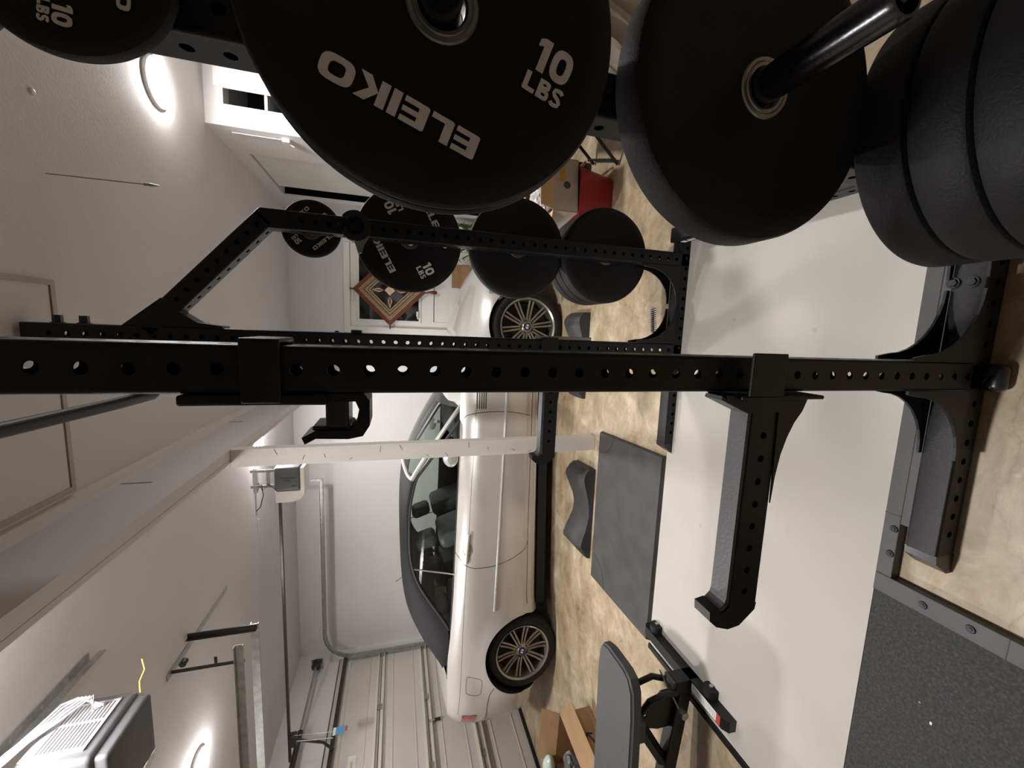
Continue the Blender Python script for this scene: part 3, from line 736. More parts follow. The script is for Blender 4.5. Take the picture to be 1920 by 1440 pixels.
obj('horn', bm, M['ring'], bh)

# ================================================================ WEIGHT PLATES  (face towards the camera = -Y; local origin at plate centre, back at +Y)
def plate(name, label, rad, thick, loc, top=(0, 1), group=None, text=None, size=0.05, proto=None):
    """top = (x,z) direction of the upper word on the plate"""
    e = thing(name, label, 'weight plate', loc, group)
    x, y, z = loc
    bm = new(); e_ = .010 if rad > .2 else .005
    T = thick
    prof = [(.0395, 0.0), (.046, .0), (.05, -.001), (rad * .80, -.001), (rad * .82, -.0025) , (rad * .90, -.003), (rad - e_, -.001), (rad - e_ * .3, e_ * .35), (rad, e_),
            (rad, T - e_), (rad - e_ * .3, T - e_ * .35), (rad - e_, T), (.0395, T), (.0395, 0)]
    lathe(bm, [(r, a) for r, a in prof], loc, (0, 1, 0), 96)
    obj('rubber_disc', bm, M['rubber'], e, True, auto=25)
    bm = new()
    lathe(bm, [(.027, .001), (.030, -.003), (.034, -.0035), (.0355, -.001), (.037, -.0025), (.0415, -.0025), (.043, 0), (.0395, .002), (.0395, T - .001), (.027, T - .001), (.027, .001)], loc, (0, 1, 0), 48)
    obj('steel_insert', bm, M['ring'], e, True, auto=25)
    if text:
        up = Vector((top[0], 0, top[1])).normalized(); xd = up.cross(Vector((0, 1, 0))) * -1
        # seen from -Y: reading direction x such that xd x up = -Y
        xd = Vector((up.z, 0, -up.x))
        c = Vector(loc) + Vector((0, -.0032, 0))
        for s in (1, -1):
            bm = new()
            letters(bm, 'ELEIKO', size * .66, c + up * (rad * .575 * s), xd * s, up * s, .0012, .10, 1.32)
            obj('name_lettering', bm, M['letter'], e)
            cc = c + xd * (rad * .64 * s)
            bm = new(); letters(bm, text, size * .90, cc + up * (size * .33 * s), xd * s, up * s, .0012, .13)
            letters(bm, 'LBS', size * .52, cc - up * (size * .50 * s), xd * s, up * s, .0012, .12)
            obj('weight_lettering', bm, M['letter'], e)
    return e
GN, GF = 'plates on the near storage pegs', 'plates on the far storage pegs'
ZC = .0025
# near side (pegs point at the camera)
plate('change_plate', 'small black plate at the top corner beside the glowing ceiling lamp', .100, .018, (RX, .590, PZ[0] - ZC), (.12, 1), GN, '10', .019)
plate('ten_pound_plate', 'large foreground black plate lettered ELEIKO 10 LBS, nearest one', .225, .023, (RX, .532, PZ[1] - ZC), (-.94, .35), GN, '10', .044)
plate('ten_pound_plate', 'thin black plate sandwiched behind the large lettered foreground plate', .225, .023, (RX, .5575, PZ[1] - ZC), (.4, .9), GN, '10', .044)
plate('bumper_plate', 'single blank black bumper plate in the foreground with a long peg poking out', .218, .066, (RX, .534, PZ[2] - ZC), (0, 1), GN)
for k, (y, lb) in enumerate(((.482, 'rearmost of the three thick bumpers at the lower right foreground peg'), (.4065, 'middle of the three thick bumpers at the lower right foreground peg'), (.331, 'front one of the three thick bumpers at the lower right foreground peg'))):
    plate('bumper_plate', lb, .225, .074, (RX, y, PZ[3] - ZC), (0, 1), GN)
# far side
plate('change_plate', 'small black plate hung topmost on the far rear upright', .112, .018, (RX, 1.845, PZ[0] - ZC - .005), (.75, .66), GF, '10', .022)
plate('ten_pound_plate', 'far black plate lettered ELEIKO 10 LBS in front of the woven hanging', .225, .023, (RX, 1.865, PZ[1] - ZC), (-.47, .88), GF, '10', .044)
plate('bumper_plate', 'single blank bumper plate on the far rear upright above the front wheel', .225, .050, (RX, 1.835, PZ[2] - ZC), (0, 1), GF)
for k, (y, lb) in enumerate(((1.812, 'front one of the three bumpers on the lowest far peg'), (1.884, 'middle of the three bumpers on the lowest far peg'), (1.956, 'rearmost of the three bumpers on the lowest far peg'))):
    plate('bumper_plate', lb, .225, .070, (RX, y, PZ[3] - ZC), (0, 1), GF)

# ================================================================ LIFTING PLATFORM
pf = thing('lifting_platform', 'low lifting platform with pale centre board and black rubber sides', 'lifting platform', (-.6, 1.25, 0))
bm = new(); prism(bm, [(-1.72, .7725), (.62, .7725), (.62, 1.729), (-.602, 1.729), (-.602, 1.765), (-1.72, 1.765)], XY, .001, .021); obj('centre_board', bm, M['deck'], pf)
bm = new(); box(bm, -1.76, -0.722, -.30, 0.776, 0.001, 0.021, .002); obj('rubber_side', bm, M['gymrubber'], pf)
bm = new()
FZ = .030
box(bm, -.665, 0.62, .733, .772, .001, FZ, .002); box(bm, -.500, 0.62, .696, .7335, .001, FZ - .001, .001)            # along the insert
box(bm, -.720, -.665, -.30, .772, .001, FZ, .002)            # turning away from the rack
obj('steel_edge', bm, M['frame'], pf)
bm = new(); box(bm, -1.75, -1.722, .7725, 1.765, .001, FZ, .002); obj('steel_edge', bm, M['black'], pf)
for p in ((-.52, .745), (-.595, .745), (-.693, .655), (-.690, .56), (-.69, .40)):
    bm = new(); cyl(bm, (p[0], p[1], FZ - .001), (p[0], p[1], FZ + .003), .011, .009, 16); cyl(bm, (p[0], p[1], FZ + .002), (p[0], p[1], FZ + .005), .005, .005, 6)
    obj('edge_bolt', bm, M['bolt'], pf)
bm = new(); box(bm, -.480, -.478, .733, .7725, FZ - .002, FZ + .0006); box(bm, -.721, -.664, .495, .497, FZ - .002, FZ + .0006); obj('edge_joints', bm, M['ink'], pf)
bm = new()
for p in ((-1.0, .60), (-1.1, .45), (-.98, .30), (-1.25, .62), (-1.38, .60), (-1.05, .18)):
    box(bm, p[0] - .004, p[0] + .004, p[1] - .003, p[1] + .002, .0208, .0225)
obj('chalk_crumbs', bm, M['letter'], pf)
# worn rubber mat on the far side
bm = new()
c = [(-.640, 1.790), (-.680, 2.50), (-1.775, 2.49), (-1.735, 1.790)]
A = [bm.verts.new((x, y, .001)) for x, y in c]; B = [bm.verts.new((lerp(x, -1.2, .015), lerp(y, 2.15, .02), .024)) for x, y in c]
for i in range(4): bm.faces.new((A[i], A[(i + 1) % 4], B[(i + 1) % 4], B[i]))
bm.faces.new(B)
mt = tag(obj('rubber_mat', bm, M['mat'], org=(-1.2, 2.15, 0)), 'worn dark rubber mat between the platform and the car', 'mat')
bm = new()
for cx, cy, a0 in ((-.655, 2.475, 180), (-1.75, 2.465, 270)):
    tube(bm, [(cx + .17 * math.cos(R(a0 + k * 9)), cy + (.17 * math.sin(R(a0 + k * 9)) if a0 == 180 else -.17 * abs(math.sin(R(a0 + k * 9)))), .0235) for k in range(11)], .0025, 6)
obj('curled_edge', bm, M['ramp'], mt)

# wheel cradles
def cradle(x0, x1, y0, y1, label, rot=0.0):
    bm = new(); n = 24
    us = [i / n for i in range(n + 1)]
    def hz(u):
        base = .115 - .075 * math.sin(PI * min(1, max(0, (u - .12) / .76))) ** 1.3
        if u < .06: base *= .55 + .45 * (u / .06)
        if u > .86: base = lerp(base, .030, (u - .86) / .14)
        return max(.012, base)
    def yo(u): return .020 * math.sin(2 * PI * u * 1.5)
    prev = None
    for u in us:
        x = lerp(x1, x0, u); h = hz(u)
        row = [(x, y0 - .0, 0.001), (x, y0 + .01, h * .72), (x, y0 + .05, h), (x, y1 - .05 + yo(u), h), (x, y1 - .01 + yo(u), h * .75), (x, y1 + yo(u), .001)]
        row = [bm.verts.new((px + (py - y0) * rot, py, pz)) for px, py, pz in row]
        if prev:
            for k in range(5): bm.faces.new((prev[k], prev[k + 1], row[k + 1], row[k]))
        else: bm.faces.new(row)
        prev = row
    bm.faces.new(prev[::-1])
    return tag(obj('wheel_cradle', bm, M['ramp'], smooth=True, auto=35), label, 'wheel ramp', 'black rubber wheel cradles on the floor')
cradle(-1.68, -.985, 2.555, 2.86, 'black rubber wheel cradle lying loose past the worn mat beside the post', -.08)
cradle(-.50, .16, 2.80, 3.06, 'black rubber wheel cradle in front of the car front tyre')

# white ribbed grip by the far base
bm = new()
for k in range(12):
    x = .145 - k * .0108
    lathe(bm, [(0.006, -.002), (.019, -.0018), (.019, .0022), (.006, .003)], (x, 1.86, .118 - k * .0012), (1, 0, 0), 20)
rg = tag(obj('ribbed_grip', bm, M['ribbed'], smooth=True), 'white ribbed plastic grip lying by the far base beam', 'grip')
bm = new(); cyl(bm, (.15, 1.86, .118), (.02, 1.86, .106), .009, n=16); obj('core_rod', bm, M['ring'], rg, True)
#PART2
# ================================================================ GARAGE DOORS AND FITTINGS
def garage_door(y0, y1, label):
    t = thing('garage_door', label, 'garage door', (XD, (y0 + y1) / 2, 0), 'sectional garage doors')
    hs = [0.0, 0.53, 1.06, 1.59, 2.12]
    for k in range(4):
        bm = new(); z0, z1 = hs[k] + .004, hs[k + 1] - .004
        box(bm, XD - .012, XD + .006, y0, y1, z0 + (.03 if k == 0 else 0), z1)
        for zz in (z0 + .135, z1 - .14):      # pressed ribs
            prism(bm, [(XD + .005, zz - .010), (XD + .005, zz + .010), (XD + .013, zz + .004), (XD + .013, zz - .004)], lambda u, v, k_: (u, k_, v), y0, y1)
        obj('door_panel', bm, M['door'], t)
    for z in (.53, 1.06, 1.59):
        for s in (-1, 1):
            bm = new()
            box(bm, XD + .006, XD + .055, y0 + .02, y1 - .02, z + s * .034 - .004, z + s * .034 + .004)
            box(bm, XD + .006, XD + .011, y0 + .02, y1 - .02, z + s * .034 - .022, z + s * .034 + .022)
            obj('strut', bm, M['strut'], t)
    bm = new(); cyl(bm, (XD + .05, y0 + .02, 2.05), (XD + .05, y1 - .02, 2.05), .022, n=14); obj('top_rail', bm, M['darkmetal'], t, True)
    n = 4
    for z in (.53, 1.06, 1.59):
        for k in range(n):
            y = lerp(y0 + .05, y1 - .05, k / (n - 1))
            bm = new(); box(bm, XD + .006, XD + .022, y - .035, y + .035, z - .028, z + .028, .003); cyl(bm, (XD + .022, y - .03, z), (XD + .022, y + .03, z), .009, n=10)
            obj('hinge', bm, M['galv'], t)
    bm = new(); box(bm, XD - .01, XD + .03, y0, y1, .002, .034, .006); obj('bottom_seal', bm, M['tyre'], t)
    return t
garage_door(YD0 + .01, YD1 - .01, 'beige ribbed sectional garage door behind the car tail')
garage_door(-.19, 2.29, 'second garage door, left of the frame beyond the bench')

def track(y, s, z, x1, label, down=True):
    """galvanised C rail: horizontal run, bend and vertical leg; s = side the rail opens to"""
    t = thing('door_track', label, 'door track', (XD + .08, y, z), 'galvanised garage door tracks')
    path = [(x1, z), (XD + .45, z + .0)]
    for k in range(1, 9):
        a = k / 8 * PI / 2; path.append((XD + .45 - .36 * math.sin(a), z - .36 * (1 - math.cos(a))))
    if down: path += [(XD + .09, 1.2), (XD + .085, .05)]
    bm = new()
    w_, h_ = .022, .023
    prev = None
    for i, (x, zz) in enumerate(path):
        a = path[max(0, i - 1)]; b = path[min(len(path) - 1, i + 1)]
        d = Vector((b[0] - a[0], 0, b[1] - a[1])).normalized(); nrm = Vector((-d.z, 0, d.x))
        sec = [(h_, w_ * .6), (h_, 0), (-h_, 0), (-h_, w_)]
        sec2 = [(-h_ + .003, w_), (-h_ + .003, .003), (h_ - .003, .003), (h_ - .003, w_ * .6)]
        row = [bm.verts.new(Vector((x, y, zz)) + nrm * p + Vector((0, s * q, 0))) for p, q in sec + sec2]
        if prev:
            for k in range(8): bm.faces.new((prev[k], prev[(k + 1) % 8], row[(k + 1) % 8], row[k]))
        else: bm.faces.new(row)
        prev = row
    bm.faces.new(prev[::-1])
    obj('rail', bm, M['galv'], t, True, auto=30)
    return t
tr = track(5.13, -1, 2.29, -1.87, 'galvanised curved door track running along the back wall side')
bm = new(); box(bm, -1.885, -1.86, 5.10, 5.115, 2.30, CEIL - .001); obj('hanger', bm, M['galv'], tr)
bm = new(); box(bm, XD + .001, XD + .06, 5.135, 5.19, .05, 2.05); obj('jamb_flange', bm, M['galv'], tr)
tr = track(2.66, 1, 2.27, -1.90, 'galvanised door track of the far bay with a ceiling hanger')
bm = new(); box(bm, -1.925, -1.895, 2.645, 2.651, 2.25, CEIL - .007); box(bm, -1.925, -1.921, 2.62, 2.651, 2.25, CEIL - .007); obj('hanger', bm, M['darkmetal'], tr)
tr = track(2.44, -1, 2.28, -1.86, 'galvanised door track of the near bay hung on two angle struts')
bm = new(); box(bm, -1.99, -1.97, 2.455, 2.459, 2.26, CEIL - .007); box(bm, -1.99, -1.93, 2.459, 2.463, 2.40, 2.415); obj('hanger', bm, M['darkmetal'], tr)
bm = new(); cyl(bm, (-1.93, 2.44, 2.56), (-1.93, 2.47, 2.56), .018, .018, 16); obj('pulley', bm, M['darkmetal'], tr, True)
bm = new(); box(bm, XD + .001, XD + .06, 2.40, 2.436, .05, 2.05); obj('jamb_flange', bm, M['galv'], tr)

def flat_angle(x0, x1, y0, y1, holes_y, label, m='galv'):
    bm = new()
    if holes_y:   # perforated, long along Y
        w2 = (x1 - x0) / 2
        holed = [k * .042 + .03 for k in range(int((y1 - y0 - .04) / .042))]
        N = 12; zt = CEIL - .0045
        z = 0
        cx = (x0 + x1) / 2
        for h in holed:
            yc = y0 + h; ci = []; sq = []
            for k in range(N):
                a = 2 * PI * (k + .5) / N; c, s_ = math.cos(a), math.sin(a)
                ci.append(bm.verts.new((cx + c * .008, yc + s_ * .006, zt)))
                kk = min(w2 / abs(c), .021 / abs(s_)); sq.append([c * kk, s_ * kk])
            for px, py in ((w2, .021), (-w2, .021), (-w2, -.021), (w2, -.021)):
                b = min(range(N), key=lambda k: (sq[k][0] - px) ** 2 + (sq[k][1] - py) ** 2); sq[b] = [px, py]
            sv = [bm.verts.new((cx + a[0], yc + a[1], zt)) for a in sq]
            for k in range(N): bm.faces.new((ci[k], ci[(k + 1) % N], sv[(k + 1) % N], sv[k]))
        box(bm, x0, x0 + .003, y0, y1, CEIL - .03, CEIL - .0045)
    else: box(bm, x0, x1, y0, y1, CEIL - .006, CEIL - .001)
    return bm
bm = flat_angle(-1.425, -1.385, 1.10, 1.96, True, '')
tag(obj('perforated_angle', bm, M['galv']), 'perforated steel angle screwed to the ceiling above the near opener', 'bracket', 'ceiling angle strips')
bm = new()
box(bm, -2.005, -1.968, 2.42, 3.24, CEIL - .006, CEIL - .001)
tag(obj('flat_strap', bm, M['galv']), 'pale flat strap on the ceiling above the door track hanger', 'bracket', 'ceiling angle strips')
bm = new(); box(bm, -1.52, -1.30, 3.90, 3.93, CEIL - .035, CEIL - .001); box(bm, -1.75, -1.30, 3.93, 3.96, CEIL - .006, CEIL - .001)
tag(obj('ceiling_angle', bm, M['galv']), 'steel angle on the ceiling that carries the far opener', 'bracket', 'ceiling angle strips')
bm = new(); box(bm, -1.93, -1.80, 3.97, 3.99, CEIL - .006, CEIL - .001)
tag(obj('flat_strap', bm, M['white']), 'short white strap on the ceiling past the far opener cord', 'bracket', 'ceiling angle strips')

def opener(xb, y0, y1, z0, z1, label, near):
    """body with vent panel on the -Y / +X side, light cover on the -X end"""
    t = thing('door_opener', label, 'garage door opener', ((xb - .15), (y0 + y1) / 2, z0), 'garage door openers')
    xl = xb - .22
    bm = new(); box(bm, xl, xb, y0, y1, z0 + .02, z1, .018, seg=3); obj('housing', bm, M['opener'], t, True)
    bm = new(); box(bm, xl - .01, xb - .01, y0 + .01, y1 - .01, z0 - .015, z0 + .03, .012, seg=3); obj('bottom_cover', bm, M['lens' if not near else 'opener'], t, True)
    bm = new()
    prism(bm, [(xl - .002, z1 - .005), (xl - .002, z0 - .01), (xl - .05, z0 - .005), (xl - .085, z0 + .03), (xl - .105, z0 + .09), (xl - .105, z1 - .01)], XZ, y0 + .01, y1 - .01)
    obj('light_cover', bm, M['lens'], t)
    if near:
        bm = new(); box(bm, xb + .0005, xb + .004, y0 + .03, y1 - .03, z0 + .055, z1 - .012, .001); pn = obj('vent_panel', bm, M['openerpanel'], t)
        bm = new()
        for k in range(12):
            z = z0 + .067 + k * .0095
            for a, b in ((.045, .125), (.135, .205)):
                box(bm, xb + .0035, xb + .0045, y0 + a, min(y0 + b, y1 - .04), z, z + .0028)
        obj('vent_slots', bm, M['ink'], pn)
        for k in range(5):
            bm = new(); z = z1 - .01 - k * .010
            tube(bm, [(xb + .010, y1 - .055 - k * .004, z0 + .09 + .005 * k), (xb + .028, y1 - .03, z - .035), (xb + .03, y1 - .05 - .012 * k, z - .006), (xb + .022, y1 - .11, z + .012), (xb + .015, y0 + .08, z + .03 + .004 * k), (xb + .02, y0 - .05, z + .07), (xb + .03, y0 - .25, z + .12)], .0032, 8)
            obj('wiring', bm, M['wire'], t, True)
        bm = new(); tube(bm, [(xb + .002, y1 - .02, z0 + .012), (xb + .03, y1 - .005, z0 + .02), (xb + .045, y1 + .03, z0 + .022), (xb + .075, y1 + .045, z0 + .035)], .0018, 6); obj('antenna_wire', bm, M['yellowwire'], t, True)
        bm = new(); box(bm, xl + .02, xl + .05, y1 - .06, y1 - .057, z1 - .01, CEIL - .005); obj('hanging_strap', bm, M['galv'], t)
    else:
        bm = new()
        for x, za, zb in ((xb - .10, .05, .17), (xb - .125, .10, .15), (xb - .175, .05, .09)): box(bm, x - .006, x + .006, y0 - .003, y0 + .001, z0 + za, z0 + zb, .001)
        pn = obj('side_ribs', bm, M['frame'], t)
        for x in (xb - .03, xb - .17):
            bm = new(); box(bm, x - .012, x + .012, y0 + .02, y0 + .023, z1 - .01, CEIL - .005); obj('hanging_strap', bm, M['galv'], t)
        bm = new(); box(bm, xb - .17, xb - .03, y0 + .015, y0 + .019, z1 + .03, z1 + .06); obj('strap_brace', bm, M['galv'], t)
        bm = new(); tube(bm, [(xb - .19, y0, z1 - .01), (xb - .15, y0 + .01, z1 + .05), (xb - .2, y0, z1 + .09), (xb - .13, y0 + .01, z1 + .12), (xb - .2, y0 + .01, z1 + .13), (xb - .15, y0 + .02, z1 + .10), (xb - .25, y0 + .02, z1 + .09), (xb - .36, y0 + .03, z1 + .12), (xb - .40, y0 + .04, z1 + .155)], .004, 8); obj('power_cord', bm, M['blackcord'], t, True)
    ym = (y0 + y1) / 2
    bm = new(); box(bm, XD + .05, xl - .002, ym - .016, ym + .016, z1 - .025, z1 - .001, .004)
    rl = obj('rail', bm, M['darkmetal'], t)
    return t
opener(-1.265, 3.80, 4.04, 2.21, 2.44, 'dark garage door opener above the car with a pale light cover', False)
opener(-1.25, 1.265, 1.50, 2.215, 2.43, 'large near garage door opener with lit vents and white wires', True)
# opener trolley arm to the far door
ta = thing('trolley_arm', 'black opener trolley arm reaching down to the garage door', 'trolley', (-4.1, 3.92, 2.1))
bm = new(); box(bm, -4.18, -4.05, 3.89, 3.95, 2.36, 2.42, .008); obj('trolley', bm, M['darkmetal'], ta)
bm = new(); tube(bm, [(-4.12, 3.92, 2.37), (-4.22, 3.92, 2.12), (-4.33, 3.92, 2.03)], .013, 8); obj('arm', bm, M['darkmetal'], ta)
bm = new(); tube(bm, [(-4.12, 3.90, 2.36), (-4.125, 3.88, 2.20), (-4.13, 3.86, 2.02)], .006, 8); obj('release_handle', bm, M['galv'], ta)
# torsion shaft and drum
ts = thing('torsion_shaft', 'spring shaft with an end drum above the far garage door', 'shaft', (-4.3, 4.0, 2.38))
bm = new(); cyl(bm, (-4.28, 2.75, 2.38), (-4.28, 5.12, 2.38), .014, n=12); obj('shaft', bm, M['galv'], ts, True)
bm = new(); cyl(bm, (-4.28, 2.9, 2.38), (-4.28, 4.15, 2.38), .027, n=16); obj('spring', bm, M['darkmetal'], ts, True)
bm = new(); lathe(bm, [(0, -.03), (.055, -.03), (.05, -.02), (.042, 0), (.05, .03), (.055, .035), (0, .035)], (-4.28, 5.03, 2.38), (0, 1, 0), 24); obj('cable_drum', bm, M['darkmetal'], ts, True)
bm = new(); box(bm, XD + .001, -4.25, 5.085, 5.09, 2.31, 2.45); obj('end_bracket', bm, M['galv'], ts)
# hanging tags
tg = thing('release_tag', 'blue and white tag hanging from the opener rail in front of the garage door', 'tag', (-4.0, 3.82, 1.9))
bm = new(); box(bm, -4.02, -4.017, 3.78, 3.86, 1.90, 1.985); obj('blue_panel', bm, M['labelblue'], tg)
bm = new(); box(bm, -4.02, -4.017, 3.78, 3.86, 1.986, 2.012); obj('white_panel', bm, M['sticker'], tg)
bm = new(); box(bm, -4.02, -4.010, 3.80, 3.85, 1.878, 1.896, .003); obj('red_knob', bm, M['stickred'], tg)
bm = new(); tube(bm, [(-4.018, 3.82, 2.01), (-4.05, 3.90, 2.38)], .002, 6); obj('cord', bm, M['wire'], tg)
bm = new(); box(bm, XD + .008, XD + .010, 3.60, 3.86, 1.80, 1.88)
wl = tag(obj('warning_label', bm, M['sticker']), 'white warning label stuck to the upper garage door panel', 'label')
bm = new(); box(bm, XD + .010, XD + .0105, 3.67, 3.80, 1.83, 1.85); obj('orange_stripe', bm, M['cardpale'], wl)
tl = thing('brush_hook', 'small dark brush hanging on the garage door behind the tail lamp', 'brush', (XD + .05, 4.05, .95))
bm = new(); cyl(bm, (XD + .035, 4.03, .93), (XD + .035, 4.03, .99), .018, .014, 14); obj('bristles', bm, M['tyre'], tl, True)
bm = new(); cyl(bm, (XD + .035, 4.03, .99), (XD + .035, 4.03, 1.05), .015, .013, 14); obj('ferrule', bm, M['galv'], tl, True)

# ================================================================ WOVEN DIAMOND HANGING
ge = thing('woven_hanging', 'diamond-shaped woven yarn hanging in rust, tan and cream on the door', 'wall hanging', (.435, YB - .05, 1.46))
cx, cz, cy = .435, 1.492, YB - .05
def diamond(r0, r1, dz, m, nm, th=.010, cx_=None, cz_=None, sq=1.0):
    ox = cx if cx_ is None else cx_; oz = cz if cz_ is None else cz_
    bm = new(); P4 = lambda r: [(ox - r * sq, oz), (ox, oz - r), (ox + r * sq, oz), (ox, oz + r)]
    a, b = P4(r1), P4(r0)
    for k in range(4):
        q = (k + 1) % 4
        prism(bm, [a[k], a[q], b[q], b[k]], XZ, cy + dz, cy + dz + th)
    return obj(nm, bm, m, ge)
rr = .435
for wd, mm in ((.058, 'brown1'), (.020, 'brown2'), (.007, 'cream'), (.016, 'brown1'), (.006, 'cream'), (.044, 'brown2'), (.007, 'cream'), (.034, 'brown2'), (.008, 'cream')):
    diamond(rr - wd, rr, 0.0 - .002 * (mm == 'cream'), M[mm], 'yarn_band'); rr -= wd
for dx, dz_ in ((0, 0),):
    diamond(.001, .062, -.012, M['cream'], 'hub'); diamond(.062, .075, -.010, M['brown1'], 'yarn_band')
for sx, sz in ((1, 0), (-1, 0), (0, 1), (0, -1)):
    for k, (w0, mm) in enumerate(((.034, 'brown1'), (.026, 'cream'), (.014, 'brown2'))):
        bm = new(); L0, L1 = .07, .235 - .02 * k
        u = Vector((sx, sz)); v = Vector((-sz, sx))
        pts = [u * L0, u * (L0 + .06) + v * w0, u * L1, u * (L0 + .06) - v * w0]
        prism(bm, [(cx + p.x, cz + p.y) for p in pts], XZ, cy - .006 - .004 * k, cy - .002)
        obj('arm_weave', bm, M[mm], ge)
for d in ((1, 0), (0, 1)):
    bm = new(); r = .47
    cyl(bm, (cx - d[0] * r, cy + .012, cz - d[1] * r), (cx + d[0] * r, cy + .012, cz + d[1] * r), .009, n=10); obj('dowel', bm, M['stick'], ge, True)
bm = new()
lathe(bm, [(0, 0), (.010, .0), (.012, .02), (.020, .05), (.026, .09), (.018, .115), (0, .12)], (cx + .01, cy + .01, cz - .46), (0, 0, -1), 14); obj('tassel', bm, M['stick'], ge, True)

# ================================================================ CAR  (local: s forward from rear axle, t inward from near side, h up)
CS = 1.0606
ca = Vector((-2.843, 3.080, 0)); yaw = R(5.11)
cd_ = Vector((math.cos(yaw), math.sin(yaw), 0)); cn = Vector((-math.sin(yaw), math.cos(yaw), 0))
def C(s, t, h): return ca + cd_ * (s * CS) + cn * (t * CS) + Vector((0, 0, h * CS))
TC = 0.87
car = thing('car', 'silver convertible with a black soft top parked along the back wall', 'car', tuple(C(1.36, TC, 0)))
BELT = [(-.86, .60), (-.80, .80), (-.72, .875), (-.60, .905), (-.4, .915), (-.08, .915), (.14, .895), (.5, .872), (.77, .862), (1.2, .846), (1.65, .832), (2.08, .826), (2.35, .805), (2.65, .765), (2.9, .728), (3.1, .685), (3.25, .635), (3.38, .555), (3.45, .47), (3.48, .42)]
BOT = [(-.86, .36), (-.78, .22), (-.6, .17), (-.3, .15), (.3, .16), (2.4, .155), (3.0, .16), (3.3, .18), (3.42, .24), (3.48, .36)]
def plan(s):
    """how far the side has curved in towards the centre line"""
    e = 0
    if s < -.20:
        q = min(1, (-.20 - s) / .66); e = TC * (1 - (1 - q ** 2.9) ** (1 / 2.3))
    if s > 2.75:
        q = min(1, (s - 2.75) / .73); e = TC * (1 - (1 - q ** 2.6) ** (1 / 2.1))
    return e
def side_t(s, h):
    b = smooth_i(BELT, s); lo = interp(BOT, s)
    v = (h - lo) / max(.01, b - lo)
    cr = 0.72 + (0.09 * (1 - min(1, max(0, s / 2.2))))          # crease height
    t = smooth_i([(0, .115), (.06, .055), (.12, .032), (.16, .030), (.20, .012), (.45, -.012), (.70, .000), (.80, .012), (.90, .045), (.96, .085), (1.0, .13)], v)
    for ax in (0, 2.731):                                         # flared arches
        d = math.hypot(s - ax, h - .30)
        t -= .040 * math.exp(-((max(0, d - .30)) / .10) ** 2) * (1 if h > .05 else 0)
    return t + plan(s) * (1 - 0.02)
def skin(s, h, off=0.0):
    return C(s, side_t(s, h) - off, h)
RA = .335
def body_side(far):
    bm = new()
    ns, nh = 190, 44
    S_ = [lerp(-.86, 3.48, i / ns) for i in range(ns + 1)]
    g = []
    for s in S_:
        b = smooth_i(BELT, s); lo = interp(BOT, s); row = []
        for j in range(nh + 1):
            h = lerp(lo, b, j / nh); row.append([s, h])
        g.append(row)
    vt = {}
    inside = lambda s, h: any(math.hypot(s - ax, h - .295) < RA for ax in (0, 2.731))
    def vert(i, j):
        if (i, j) in vt: return vt[(i, j)]
        s, h = g[i][j]
        for ax in (0, 2.731):
            d = math.hypot(s - ax, h - .295)
            if d < RA and d > 1e-6: s = ax + (s - ax) / d * RA; h = .295 + (h - .295) / d * RA
        t = side_t(s, h)
        if far: t = 2 * TC - t
        vt[(i, j)] = bm.verts.new(C(s, t, h)); return vt[(i, j)]
    for i in range(ns):
        for j in range(nh):
            q = [(i, j), (i + 1, j), (i + 1, j + 1), (i, j + 1)]
            if all(inside(*g[a][b]) for a, b in q): continue
            try: bm.faces.new([vert(*p) for p in q])
            except ValueError: pass
    return bm
for far in (False, True):
    o = obj('body_side', body_side(far), M['paint'], car, True, auto=60)
# arch lips / liners
for far in (False, True):
    for ax in (0, 2.731):
        bm = new()
        row0 = None
        for k in range(33):
            a = R(-25 + 230 * k / 32); s = ax + RA * math.cos(a); h = .295 + RA * math.sin(a)
            if h < .12: h = .12
            t0 = side_t(s, h); r = []
            for dt in (0, .03, .26):
                t = t0 + dt; t = 2 * TC - t if far else t
                r.append(bm.verts.new(C(s if dt < .02 else ax + (s - ax) * .995, t, h)))
            if row0:
                for q in range(2): bm.faces.new((row0[q], row0[q + 1], r[q + 1], r[q]))
            row0 = r
        obj('wheel_arch', bm, M['under'], car, True)
# hood, deck, cowl
def top_surface(s0, s1, crown, n=40, m=14, name='hood'):
    bm = new()
    def f(u, v):
        b = smooth_i(BELT, u); t0 = side_t(u, b); w_ = TC - t0
        t = t0 + w_ * (1 - abs(1 - v)) if v <= 1 else 2 * TC - (t0 + w_ * (1 - (v - 1)))
        x = 1 - abs(1 - v)
        c = crown(u)
        h = b + c * (1 - (1 - x) ** 2.4)
        if name == 'hood' and .16 < x: h += .012 * min(1, (x - .16) / .1) * min(1, max(0, (3.2 - u) / .4))
        return C(u, t, h)
    us = [lerp(s0, s1, i / n) for i in range(n + 1)]; vs = [i / m for i in range(2 * m + 1)]
    grid(bm, f, us, vs)
    return obj(name, bm, M['paint'], car, True, auto=50)
top_surface(2.06, 3.48, lambda u: interp([(2.06, .115), (2.6, .075), (3.1, .05), (3.4, .04), (3.48, .0)], u))
top_surface(-.86, -.20, lambda u: interp([(-.86, 0), (-.7, .03), (-.2, .035)], u), name='boot_lid')
bm = new()   # belt shoulders beside the cabin
for far in (0, 1):
    g0 = None
    for i in range(50):
        s = lerp(-.22, 2.08, i / 49); b = smooth_i(BELT, s); t0 = side_t(s, b)
        r = []
        for dt, dh in ((0, 0), (.012, .004), (.02, .001), (.028, -.02), (.05, -.30)):
            t = t0 + dt; t = 2 * TC - t if far else t
            r.append(bm.verts.new(C(s, t, b + dh)))
        if g0:
            for q in range(4): bm.faces.new((g0[q], g0[q + 1], r[q + 1], r[q]))
        g0 = r
obj('door_top', bm, M['interior'], car, True)
